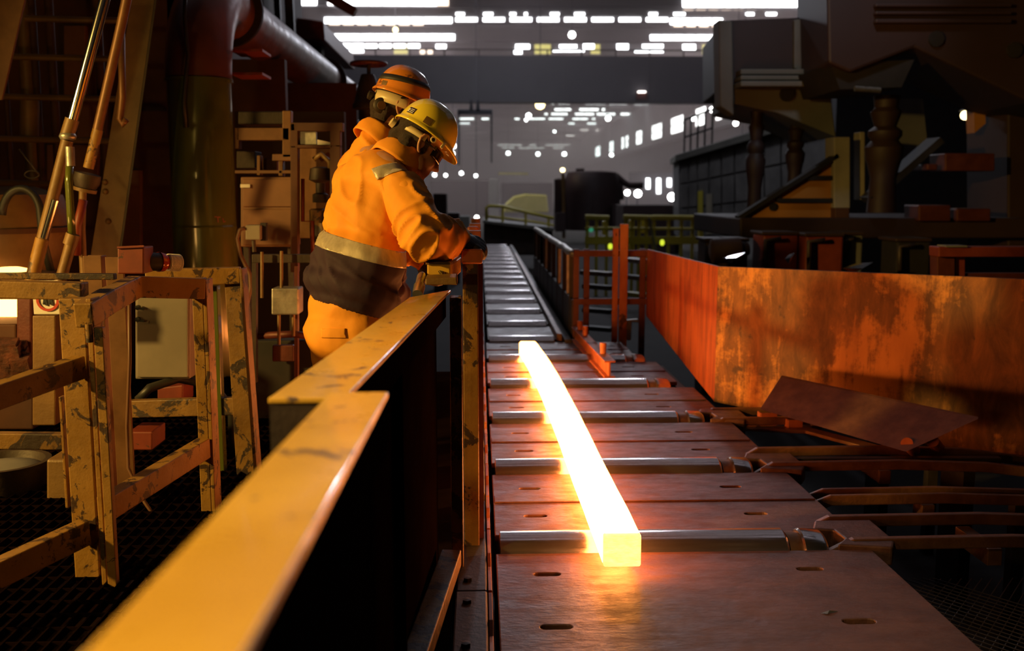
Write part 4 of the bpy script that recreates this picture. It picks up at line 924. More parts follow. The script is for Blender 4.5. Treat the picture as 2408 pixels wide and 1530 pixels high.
part('mast_lamp', MB().lathe(at(1323,404,42), (0,0,1), [(0,.04),(.04,.09),(.12,.09),(.16,.03)], 10), M['lamp_y'], dm, smooth=True)
for x0, y0, x1, y1 in ((1306,500,1330,545), (1440,480,1475,540), (1395,455,1402,530)):
    part('cladding_panel', rect(x0, y0, x1, y1, 41.6, .3), M['stand_dark'], dm)
single('shed', MB().box(at(1466,482,36), V((at(1600,482,36).x, 38, -.8))), M['stand_dark'], 'low dark brown shed below the floodlights', 'shed', bevel=.03)
single('yellow_machine', MB().prism([at(1186,500,76), at(1190,480,76), at(1210,462,76), at(1238,456,76), at(1286,458,76), at(1290,500,76)], (0,3,0)), M['yellow_paint'], 'hazy yellow machine beyond the end of the roller table', 'machine', bevel=.1)
single('yellow_girder', MB().prism([at(1172,405,105), at(1172,410,105), at(1242,411,105), at(1242,406,105)], (0,.6,0)), M['yellow_paint'], 'thin yellow crane girder far off in the haze', 'girder')
for i, (x0, y0, x1, y1, Y, mt) in enumerate(((1018,455,1050,560,22,'stand_dark'),(1050,500,1080,560,24,'stand_dark'),(1060,508,1104,560,30,'stand_grey'),(1150,420,1172,500,90,'stand_grey'),(1010,424,1150,470,95,'stand_dark'),(1180,430,1300,470,110,'stand_dark'))):
    single('plant_unit', MB().box(at(x0,y0,Y), V((at(x1,y0,Y).x, Y*1.03, -.8))), M[mt],
           ['tall dark plant unit right behind the worker\'s sleeve','lower dark plant unit behind the gloved hand','grey plant unit left of the far roller table','slim grey plant unit far in the haze','long low dark plant unit far behind the worker\'s face','long low plant unit beyond the yellow machine'][i], 'plant unit', bevel=.02*Y/20)
# yellow guarded platform
pf = thing('yellow_platform', 'yellow railed platform with upright boxes behind the guide post', 'platform', at(1500, 600, 21))
for (xa, ya), (xb, yb) in (((1376,510),(1432,512)), ((1466,510),(1535,512)), ((1535,511),(1648,512))):
    part('top_rail', MB().tube([at(xa,ya,21), at(xb,yb,21)], .055, 8), M['yellow_paint'], pf, smooth='auto')
for x0, x1 in ((1376,1648),):
    part('toe_plate', rect(x0, 556, x1, 574, 21, .05), M['yellow_paint'], pf)
    part('middle_rail', MB().tube([at(x0,536,21), at(x1,538,21)], .03, 8), M['yellow_paint'], pf)
for x in (1378,1400,1424,1468,1484,1500,1518,1535,1570,1600,1626,1646):
    part('post', MB().box(at(x, 511, 21.02), V((at(x+7, 511, 21.02).x, 21.08, -.8))), M['yellow_paint'], pf, bevel=.008)
for x0, y0, x1, y1 in ((1418,520,1428,552), (1480,518,1492,590), (1508,516,1516,548)):
    part('upright_box', rect(x0, y0, x1, y1, 21.3, .2), M['yellow_paint'], pf, bevel=.01)
part('green_lamp', MB().lathe(at(1390,540,21), (0,-1,0), [(0,.05),(.04,.04)], 10), glow('green_lamp_glass', (.1,.8,.45), .25), pf)
for k, (x, y) in enumerate(((1435,586),(1557,577))):
    part('marker_lamp', MB().lathe(at(x,y,20.5), (0,0,1), [(0,.02),(.03,.045),(.09,.045),(.12,.02)], 10), glow('marker_yellow', (.85,1.0,.05), .9), pf, smooth=True)
part('slanted_brace', MB().bar(at(1526,512,20.9), at(1542,590,20.9), .05, .05), M['stand_grey'], pf)
st = thing('low_stack', 'dim stack of grey bars seen through the barrier frame', 'bar stack', at(1420, 700, 14))
for i, (y, x0, x1, mt) in enumerate(((640,1370,1440,'galv'),(672,1375,1440,'stand_grey'),(728,1375,1440,'stand_grey'),(770,1380,1440,'stand_grey'),(610,1478,1516,'galv'),(650,1478,1516,'stand_grey'),(690,1478,1516,'yellow_paint'))):
    part('bar', MB().bar(at(x0,y,13), at(x1,y+5,12.6), .12, .06), M[mt], st, bevel=.01)
single('bright_clip', MB().prism([at(1474,752,9.8), at(1474,800,9.8), at(1484,800,9.8), at(1486,756,9.8), at(1504,758,9.8), at(1500,750,9.8)], (0,.05,0)), M['galv'], 'pale bent clip behind the foot of the guide post', 'clip', bevel=.004)
# concrete building
cbld = thing('concrete_building', 'grey concrete block building with a roof railing, right of the floodlights', 'building', at(1680, 540, 32))
Yb = 32
wallp = [at(1596,372,Yb), at(1596,560,Yb), at(1960,560,Yb-7), at(1960,262,Yb-7)]
part('wall', MB().prism(wallp, (.6, 4, 0)), M['concrete'], cbld)
part('parapet', MB().prism([at(1588,364,Yb-.2), at(1588,380,Yb-.2), at(1960,272,Yb-7.4), at(1960,250,Yb-7.4)], (.6,4,0)), M['stand_grey'], cbld, bevel=.02)
def wpt(px, f):   # point on the wall: pixel column and height fraction
    t = (px-1596)/(1960-1596); top = wallp[0].lerp(wallp[3], t); bot = wallp[1].lerp(wallp[2], t); return bot.lerp(top, f)
cols = [1600,1625,1650,1682,1715,1748,1782,1818,1855,1895]
for i in range(len(cols)-1):
    for j, (f0, f1) in enumerate(((.03,.36),(.38,.66),(.68,.95))):
        p0, p1 = cols[i]+2, cols[i+1]-2
        part('wall_block', MB().prism([wpt(p0,f0), wpt(p1,f0), wpt(p1,f1), wpt(p0,f1)], (-.02,-.08-.03*((i*3+j*5)%3),0)), M['concrete'], cbld, bevel=.01)
part('door_frame', MB().prism([wpt(1652,.02), wpt(1666,.02), wpt(1666,.55), wpt(1652,.55)], (-.05,-.2,0)), M['yellow_paint'], cbld)
part('lit_panel', MB().prism([wpt(1676,.05), wpt(1692,.05), wpt(1692,.5), wpt(1676,.5)], (-.05,-.15,0)), M['stand_pale'], cbld)
def rp(px, up): return wpt(px, 1.0) + V((0, 0, up))
part('roof_rail', MB().tube([rp(1612,1.15), rp(1690,1.15)], .035, 6), M['black'], cbld)
part('roof_rail', MB().tube([rp(1612,.6), rp(1690,.6)], .03, 6), M['black'], cbld)
for x in (1612,1630,1650,1670,1690): part('rail_post', MB().tube([rp(x,0), rp(x,1.15)], .03, 6), M['black'], cbld)
lw = thing('lit_partition', 'dark far partition with four bright window slits behind the floodlights', 'partition', at(1540, 500, 100))
part('panel', rect(1480, 405, 1640, 510, 100, .3), M['girder'], lw)
for x, y0, y1 in ((1524,419,444), (1549,419,455), (1574,419,439), (1592,420,458)): part('window_slit', rect(x-4.5, y0, x+4.5, y1, 99.8, .1), M['sky_pane'], lw)

# ---------------------------------------------------------------- rolling mill stand, right
structure('backing_bay', MB().box((at(1965,300,21).x, 21, -.8), (24, 21.3, 9)), M['black'])  # black sheet added so the hall behind the stand stays dark
Ym = 12.0
ms = thing('mill_stand', 'tall grey mill stand on turned columns, right of the hall', 'mill stand', at(1850, 640, Ym))
part('upper_box', MB().prism([at(1700,48,Ym), at(1700,205,Ym), at(1950,205,Ym), at(1950,38,Ym)], (.25,2.2,0)), M['stand_dark'], ms, bevel=.02)
part('side_cheek', MB().prism([at(1690,46,Ym-.1), at(1694,250,Ym-.1), at(1726,272,Ym-.1), at(1722,50,Ym-.1)], (.0,.3,0)), M['stand_grey'], ms, bevel=.015)
part('upper_panel', MB().prism([at(1868,46,Ym-.08), at(1868,160,Ym-.08), at(1885,168,Ym-.08), at(1946,150,Ym-.08), at(1946,40,Ym-.08)], (0,.1,0)), M['stand_grey'], ms, bevel=.01)
for y0, y1, e in ((162,175,.22), (177,188,.30), (190,203,.38)):
    part('cornice_step', MB().prism([at(1742,y0,Ym-e), at(1742,y1,Ym-e), at(1953,y1,Ym-e), at(1953,y0,Ym-e)], (0,.5,0)), M['stand_grey'], ms, bevel=.012)
part('hopper', MB().prism([at(1728,206,Ym-.05), at(1728,244,Ym-.05), at(1830,266,Ym-.05), at(1966,322,Ym-.05), at(1952,206,Ym-.05)], (.2,2,0)), M['stand_grey'], ms, bevel=.015)
part('hole_ring', MB().lathe(at(1851,221,Ym-.08), (0,1,0), [(-.02,.05),(-.02,.085),(.05,.085)], 18), M['black'], ms, smooth='auto')
part('nozzle', rect(1953, 170, 1978, 198, Ym-.3, .4), M['stand_pale'], ms, bevel=.01)
def turned(px, y0, y1, Y, r, nm='turned_column', mt='stand_dark'):
    a = at(px, y1, Y); h = at(px, y0, Y).z - a.z
    pr = [(0,r*1.1),(h*.3,r*.95),(h*.42,r*1.2),(h*.46,r*1.35),(h*.56,r*1.45),(h*.62,r*1.0),(h*.66,r*1.25),(h*.70,r*1.25),(h*.74,r*.8),(h*.86,r*1.15),(h*.9,r*.85),(h,r*.95)]
    return part(nm, MB().lathe(a, (0,0,1), pr, 22), M[mt], ms, smooth='auto')
turned(1772, 262, 520, Ym+.3, .085); turned(1866, 282, 460, Ym+.5, .085); turned(2072, 225, 500, Ym-.6, .15)
part('sloped_gusset', MB().prism([at(1738,512,Ym-.4), at(1962,512,Ym-.4), at(1962,374,Ym-.4)], (0,.12,0)), M['orange_paint'], ms, bevel=.008)
part('gusset_edge', MB().bar(at(1734,512,Ym-.42), at(1966,366,Ym-.42), .16, .05, (0,0,1)), M['black'], ms)
for (xa, xb, y) in ((1826,1962,471), (1892,1962,418)): part('gusset_rib', MB().bar(at(xa,y,Ym-.44), at(xb,y,Ym-.44), .06, .05), M['black'], ms)
part('gusset_hole', MB().lathe(at(1818,486,Ym-.41), (0,-1,0), [(0,.05),(.012,.05),(.013,.02)], 16), M['black'], ms)
part('pale_pillar', rect(1961, 322, 1999, 490, Ym-.5, .3), M['stand_pale'], ms, bevel=.01)
part('pale_pillar', rect(2022, 310, 2034, 470, Ym-.3, .2), M['stand_pale'], ms, bevel=.01)
part('pillar_bracket', rect(1964, 488, 1998, 545, Ym-.55, .3), M['rustwall'], ms, bevel=.01)
part('grey_sheet', MB().prism([at(2108,232,Ym+.8), at(2102,420,Ym+.8), at(2182,350,Ym+.8), at(2170,232,Ym+.8)], (0,.1,0)), M['stand_grey'], ms)
part('diagonal_brace', MB().bar(at(2040,470,Ym-.5), at(2200,330,Ym-.5), .35, .08), M['black'], ms)
part('bed', rect(1740, 512, 2420, 560, Ym-.6, 2.5), M['stand_dark'], ms, bevel=.02)
for x0, y0, x1, y1 in ((2180,385,2205,400), (2222,360,2340,402), (2160,482,2236,520), (2250,490,2330,520)):
    part('red_block', rect(x0, y0, x1, y1, Ym-.7, .4), M['darkred'], ms, bevel=.015)
part('orange_strip', MB().prism([at(2290,240,Ym), at(2292,312,Ym), at(2318,290,Ym), at(2316,240,Ym)], (0,.2,0)), M['orange_paint'], ms)
part('rear_column', rect(2370, 230, 2480, 600, Ym-.4, 1), M['stand_dark'], ms, bevel=.02)
hd = thing('mill_housing', 'massive maroon-black mill housing filling the upper right corner', 'mill housing', at(2200, 240, 10.5))
part('housing', MB().prism([at(1944,-80,10.5), at(1948,148,10.5), at(2000,170,10.5), at(2150,112,10.5), at(2420,240,10.5), at(2700,300,10.5), at(2700,-80,10.5)], (.2,1.6,0)), M['stand_dark'], hd, bevel=.03)
for y0, y1 in ((8,16), (26,34), (44,54)): part('ledge', rect(2060, y0, 2380, y1, 10.42, .2), M['stand_dark'], hd, bevel=.01)
part('bracket', MB().prism([at(1955,150,10.6), at(1975,210,10.6), at(2120,205,10.6), at(2150,140,10.6)], (0,1.2,0)), M['black'], hd)
part('bright_pipe', MB().tube([at(2010,208,10.5), at(2070,212,10.5)], .03, 10), M['steel'], hd, smooth='auto')
part('bolt_boss', MB().lathe(at(2200,92,10.5), (0,-1,0), [(0,.08),(.03,.08),(.031,.04)], 18), M['black'], hd)
part('bolt_boss', MB().lathe(at(2384,118,10.5), (0,-1,0), [(0,.08),(.03,.08),(.031,.04)], 18), M['black'], hd)
# clutter in front of the mill stand
r5 = random.Random(11)
spec = [(1660,560,1712,640,10.6,'stand_dark','dark squat motor casing at the left end of the clutter'), (1718,560,1760,632,10.4,'stand_dark','dark gearbox under the orange gusset'), (1795,545,1878,640,10.2,'redpaint','dull red cabinet below the gusset'),
        (1896,548,1984,640,10.0,'redpaint','wider red cabinet right of its twin below the gusset'), (1985,545,2030,640,10.2,'stand_grey','grey casing beside the wider red cabinet'), (2110,560,2190,650,9.8,'black','black casing left of the red frame')]
for x0, y0, x1, y1, Y, mt, lab in spec:
    t = thing('machine_casing', lab, 'casing', at((x0+x1)/2, y1, Y))
    part('body', MB().box(at(x0, y0+8, Y), V((at(x1, y0+8, Y).x, Y+.4, -.8))), M[mt], t, bevel=.02)
    part('lid', rect(x0-3, y0, x1+3, y0+8, Y-.03, .46), M['stand_dark'], t, bevel=.01)
    part('pipe', MB().tube([at(x0+6, y1, Y-.08), at(x0+6, y0+20, Y-.08), at((x0+x1)/2, y0+16, Y-.1)], .025, 8), M['dark'], t, smooth=True)
single('motor', MB().lathe(at(1670,590,10.2), (1,0,.05), [(0,.08),(.02,.13),(.3,.13),(.32,.09),(.4,.06)], 18), M['stand_dark'], 'dark round electric motor beside the yellow platform', 'motor', smooth='auto')
for px, py, Y, s, lab in ((1720,604,9.9,.10,'chrome sheet added as a glint left of the red cabinets'), (2010,628,9.3,.12,'chrome sheet added as a glint right of the red cabinets'), (1855,606,9.7,.04,'tiny chrome piece added as a glint between the red cabinets')):
    c = at(px, py, Y); mb = MB(); mb.add([c+V((-s,0,-.01)), c+V((s*.2,-s,0)), c+V((s*1.4,-s*.2,.05)), c+V((s*.3,s*.6,.03)), c+V((0,0,-.06))], [(0,1,2,3),(1,0,4),(2,1,4),(3,2,4),(0,3,4)])
    single('glint_sheet', mb, M['chrome'], lab, 'scrap')  # glints among the dark casings, shaped as small chrome sheets
rf = thing('steel_barrier', 'rusty red box-section barrier behind the guard plate, far right', 'barrier', at(2230, 650, 7.0))
part('post', rect(2204, 584, 2246, 760, 7.0, .12), M['darkred'], rf, bevel=.006)
part('inner_post', rect(2246, 602, 2270, 760, 7.03, .08), M['redpaint'], rf, bevel=.006)
part('top_bar', rect(2208, 580, 2480, 604, 6.95, .16), M['redpaint'], rf, bevel=.006)
part('lower_bar', rect(2268, 642, 2480, 660, 7.05, .08), M['darkred'], rf, bevel=.006)
part('tie_plate', rect(2225, 577, 2275, 581, 6.93, .14), M['galv'], rf)
# ---------------------------------------------------------------- people
_SPH = {}
def _sphere(seg):
    if seg not in _SPH:
        b = bmesh.new(); bmesh.ops.create_uvsphere(b, u_segments=seg, v_segments=seg*2//3, radius=1.0)
        b.verts.ensure_lookup_table()
        _SPH[seg] = ([v.co.copy() for v in b.verts], [tuple(v.index for v in f.verts) for f in b.faces]); b.free()
    return _SPH[seg]
class Blobs:
    def __init__(s): s.v = []; s.f = []
    def put(s, vs, fs):
        n = len(s.v); s.v += vs; s.f += [tuple(i+n for i in f) for f in fs]
def ell(bm, c, a, b, d, seg=20):
    vs, fs = _sphere(seg); bm.put([c + a*p.x + b*p.y + d*p.z for p in vs], fs if a.cross(b).dot(d) > 0 else [f[::-1] for f in fs])
def ball(bm, c, r, seg=14):
    vs, fs = _sphere(seg); bm.put([c + p*r for p in vs], fs)
def limb(bm, pts, radii, seg=14):
    pts = [V(p) for p in pts]
    for (p, r), (q, s) in zip(zip(pts, radii), zip(pts[1:], radii[1:])):
        n = max(2, int((q-p).length / (min(r, s)*.3)))
        for i in range(n+1): ball(bm, p.lerp(q, i/n), r + (s-r)*i/n, seg)
def remesh(bm, voxel, it=6):
    me = bpy.data.meshes.new('tmp'); me.from_pydata(bm.v, [], bm.f); me.update()
    o = bpy.data.objects.new('tmp', me); COL.objects.link(o)
    r = o.modifiers.new('r', 'REMESH'); r.mode = 'VOXEL'; r.voxel_size = voxel; r.use_smooth_shade = True
    s = o.modifiers.new('s', 'SMOOTH'); s.factor = .5; s.iterations = it
    bpy.context.view_layer.update()
    dg = bpy.context.evaluated_depsgraph_get()
    out = bpy.data.meshes.new_from_object(o.evaluated_get(dg))
    bpy.data.objects.remove(o); bpy.data.meshes.remove(me); out.materials.clear()
    return out
def ridge(p): return 1 - abs(noise.noise(p))*2
def wrinkle(me, fn):
    me.update(); ns = [v.normal.copy() for v in me.vertices]
    for v, n in zip(me.vertices, ns): v.co += n * fn(v.co)
    me.update()
def slice_between(me, planes, off):
    bm = bmesh.new(); bm.from_mesh(me)
    for co, no in planes:
        bmesh.ops.bisect_plane(bm, geom=bm.verts[:]+bm.edges[:]+bm.faces[:], plane_co=co, plane_no=no, clear_outer=True)
    bm.normal_update()
    for v in bm.verts: v.co += v.normal*off
    out = bpy.data.meshes.new('slice'); bm.to_mesh(out); bm.free(); return out
def split_material(me, co, no):
    """clean cut along a plane: faces on the outer side get material slot 1"""
    bm = bmesh.new(); bm.from_mesh(me)
    bmesh.ops.bisect_plane(bm, geom=bm.verts[:]+bm.edges[:]+bm.faces[:], plane_co=co, plane_no=no)
    for f in bm.faces:
        f.material_index = 1 if (f.calc_center_median()-co).dot(no) > 0 else 0; f.smooth = True
    bm.to_mesh(me); bm.free()

def frame(f, up):
    f = f.normalized(); l = up.cross(f).normalized(); u = f.cross(l).normalized(); return f, l, u

def helmet(parent, c, f, l, u, mat, yellow):
    RX, RYY, H = .122, .104, .132
    def W(x, y, z): return c + f*x + l*y + u*z
    def peak(t): return .034*max(0.0, math.cos(t))**3
    def shell(th, ph):        # th around, ph from rim 0 to crown 1
        a = ph*math.pi/2; ca, sa = math.cos(a)**.82, math.sin(a)
        x, y, z = RX*ca*math.cos(th), RYY*ca*math.sin(th), H*sa
        z += .004*math.exp(-((y)/.016)**2)*math.sin(min(1, ph*1.2)*math.pi/2)   # crown ridge
        return x, y, z
    nt_, npn = 64, 20
    vs, fs = [], []
    # brim: outer lip, then up the bowl
    for k in range(nt_):
        t = 2*math.pi*k/nt_; e = peak(t); lip = .010
        for kind in range(3):
            if kind == 0: x, y, z = (RX+lip)*math.cos(t)+e, (RYY+lip)*math.sin(t), -.012 - e*.35
            elif kind == 1: x, y, z = (RX+lip+.001)*math.cos(t)+e, (RYY+lip+.001)*math.sin(t), -.006 - e*.33
            else: x, y, z = (RX+.003)*math.cos(t)+e*.12, (RYY+.003)*math.sin(t), .004
            vs.append(W(x, y, z))
        for j in range(1, npn):
            vs.append(W(*shell(t, j/npn)))
    m = 3 + npn - 1
    for k in range(nt_):
        a, b = k*m, ((k+1) % nt_)*m
        for j in range(m-1): fs.append((a+j, b+j, b+j+1, a+j+1))
    top = len(vs); vs.append(W(0,0,H+.004))
    for k in range(nt_): fs.append((k*m+m-1, ((k+1) % nt_)*m+m-1, top))
    o = part('helmet', MB().add(vs, fs), M[mat], parent, smooth=True)
    md = o.modifiers.new('thickness', 'SOLIDIFY'); md.thickness = .003; md.offset = -1
    def onshell(th, ph, lift=.001):
        x, y, z = shell(th, ph); n = V((x/RX**2, y/RYY**2, z/H**2)).normalized(); return W(x+n.x*lift, y+n.y*lift, z+n.z*lift)
    def patch(th0, th1, p0, p1, nm, mt, lift, lab=None, par=o):
        mb = MB(); mb.grid(lambda a, b: onshell(th0+(th1-th0)*a, p0+(p1-p0)*b, lift), 9, 5)
        if th1 < th0: mb.f = [q[::-1] for q in mb.f]
        q = link(nm, mb.mesh(nm), M[mt], None, True); q.parent = par; q.matrix_parent_inverse = Matrix.Identity(4)
        if lab: q['label'] = lab
    # inner band and harness
    band = MB(); n2 = 40
    def hoop(z0, z1, s, t0, t1, mt, nm, r=.0):
        mb = MB(); mb.grid(lambda a, b: W((RX*s)*math.cos(t0+(t1-t0)*a), (RYY*s)*math.sin(t0+(t1-t0)*a), z0+(z1-z0)*b), n2, 2)
        q = part(nm, mb, M[mt], parent, smooth=True); mdd = q.modifiers.new('thickness', 'SOLIDIFY'); mdd.thickness = .002; return q
    if yellow:
        patch(math.radians(-162), math.radians(-143), .085, .215, 'sticker', 'sticker', .0012, 'small dark purple sticker')
        for k in range(3):
            patch(math.radians(-155+k*.01), math.radians(-145), .10+k*.034, .115+k*.034, 'sticker_print', 'paper', .0018)
        patch(math.radians(-161), math.radians(-157), .10, .18, 'sticker_print', 'paper', .0018)
        patch(math.radians(-118), math.radians(-103), .05, .19, 'moulded_slot', 'ochremetal', .001)
        hoop(-.046, -.022, .90, math.radians(95), math.radians(265), 'cream', 'harness_strap')
        kn = c - f*(RX*.97) - u*.04
        part('ratchet_knob', MB().lathe(kn, -f, [(0,.012),(.004,.019),(.02,.017),(.022,.008)], 14), M['cream'], parent, smooth='auto')
        sp = c - l*(RYY*1.0) + f*.012 - u*.022
        part('strap_ring', ring_axis(sp, l, .006, .0125), M['cream'], parent, smooth='auto')
        part('strap_boss', MB().lathe(sp+l*.001, -l, [(0,.006),(.003,.006),(.0031,.002)], 12), M['strap'], parent)
        part('strap_clip', MB().obox(c - l*(RYY*.99) + f*.055 - u*.016, f*.006, l*.004, u*.014), M['cream'], parent, bevel=.002)
    else:
        # headlamp webbing tilted round the bowl
        mb = MB()
        def bandp(a, b):
            t = math.pi*2*a; ph = .24 + .07*math.cos(t); return onshell(t, ph + .135*b, .002)
        mb.grid(bandp, 60, 3); q = link('headlamp_strap', mb.mesh('headlamp_strap'), M['strap'], None, True); q.parent = parent
        q.matrix_parent_inverse = Matrix.Translation(-V(parent.location)); mdd = q.modifiers.new('thickness', 'SOLIDIFY'); mdd.thickness = .002
        patch(math.radians(-155), math.radians(-140), .04, .14, 'rim_label', 'ochremetal', .001)
        hoop(-.06, -.014, .95, math.radians(80), math.radians(280), 'cream', 'harness_strap')
        em = c - f*.085 - l*(RYY*.62) - u*.078
        part('ear_defender', MB().lathe(em + l*.02, -l, [(0,.02),(.004,.032),(.018,.034),(.024,.028),(.026,.02),(.03,.018),(.031,.006)], 20), M['dark'], parent, smooth='auto', label='ear defender cup')
        part('ear_defender_disc', MB().lathe(em - l*.010, -l, [(0,.018),(.003,.018),(.0031,.006)], 20), M['brownpost'], parent, smooth='auto')
        part('defender_arm', MB().tube([em, em + u*.03 + f*.02, c - l*RYY + f*.0 - u*.01], .006, 8), M['strap'], parent, smooth=True)
        part('ratchet_knob', MB().lathe(c - f*(RX*.99) - u*.045, -f, [(0,.014),(.006,.02),(.02,.018),(.023,.008)], 14), M['dark'], parent, smooth='auto')
    return o
def ring_axis(c, ax, r0, r1, n=20):
    ax = ax.normalized(); s = ax.cross(V((0,0,1))).normalized(); t = ax.cross(s); mb = MB()
    mb.tube([c + s*((r0+r1)/2*math.cos(a)) + t*((r0+r1)/2*math.sin(a)) for a in [2*math.pi*k/n for k in range(n+1)]], (r1-r0)/2, 8, cap=False); return mb

def head_blobs(bm, o, f, l, u):
    def P(x, y, z): return o + f*x + l*y + u*z
    ell(bm, P(-.012,0,.035), f*.098, l*.078, u*.092)                 # cranium
    ell(bm, P(.035,0,-.045), f*.058, l*.058, u*.075)                 # face
    ell(bm, P(.052,0,-.088), f*.036, l*.036, u*.030)                 # jaw and chin
    ball(bm, P(.082,0,-.108), .016)
    for s in (1,-1):
        limb(bm, [P(.024, s*.054, -.055), P(.045, s*.048, -.088), P(.078, s*.012, -.105)], [.018,.017,.014])   # jaw line
        ball(bm, P(.066, s*.036, -.035), .022)                        # cheek
        limb(bm, [P(.083, s*.012, .018), P(.078, s*.045, .015)], [.012,.010])  # brow
        ell(bm, P(-.010, s*.074, -.006), f*.012, l*.010, u*.022, 10)
    limb(bm, [P(.088,0,.008), P(.108,0,-.028), P(.113,0,-.036)], [.010,.012,.013])   # nose
    for s in (1,-1): ball(bm, P(.100, s*.012, -.038), .009)
    limb(bm, [P(.088,-.016,-.066), P(.094,0,-.064), P(.088,.016,-.066)], [.006,.008,.006])
    limb(bm, [P(.086,-.014,-.076), P(.092,0,-.077), P(.086,.014,-.076)], [.006,.008,.006])

def hand_blobs(bm, w, d, n, side, curl, spread=1.0, r=.0105):
    """w wrist, d direction of fingers, n back-of-hand normal, side = direction of the thumb"""
    d = d.normalized(); n = (n - d*n.dot(d)).normalized(); s = side - d*side.dot(d) - n*side.dot(n); s.normalize()
    limb(bm, [w - d*.05, w], [.033,.03])
    ell(bm, w + d*.045, d*.058, s*.042, n*.019)
    for i, (off, L) in enumerate(((.030,.072),(.010,.082),(-.010,.076),(-.029,.060))):
        b = w + d*.088 + s*off*spread; p = b; pts = [w + d*.05 + s*off*.8, b]; a = 0
        for k, fr in enumerate((.46,.31,.23)):
            a += curl[k]; dd = d*math.cos(a) - n*math.sin(a); p = p + dd*L*fr; pts.append(p)
        limb(bm, pts, [r*1.15, r*1.1, r, r*.95, r*.85], 10)
    t0 = w + d*.02 + s*.03; t1 = t0 + (d*.5 + s*.8 - n*.25).normalized()*.042; t2 = t1 + (d*.85 + s*.3 - n*.4).normalized()*.034
    limb(bm, [w + d*.015 + s*.012, t0, t1, t2], [.016,.015,.0125,.010], 10)

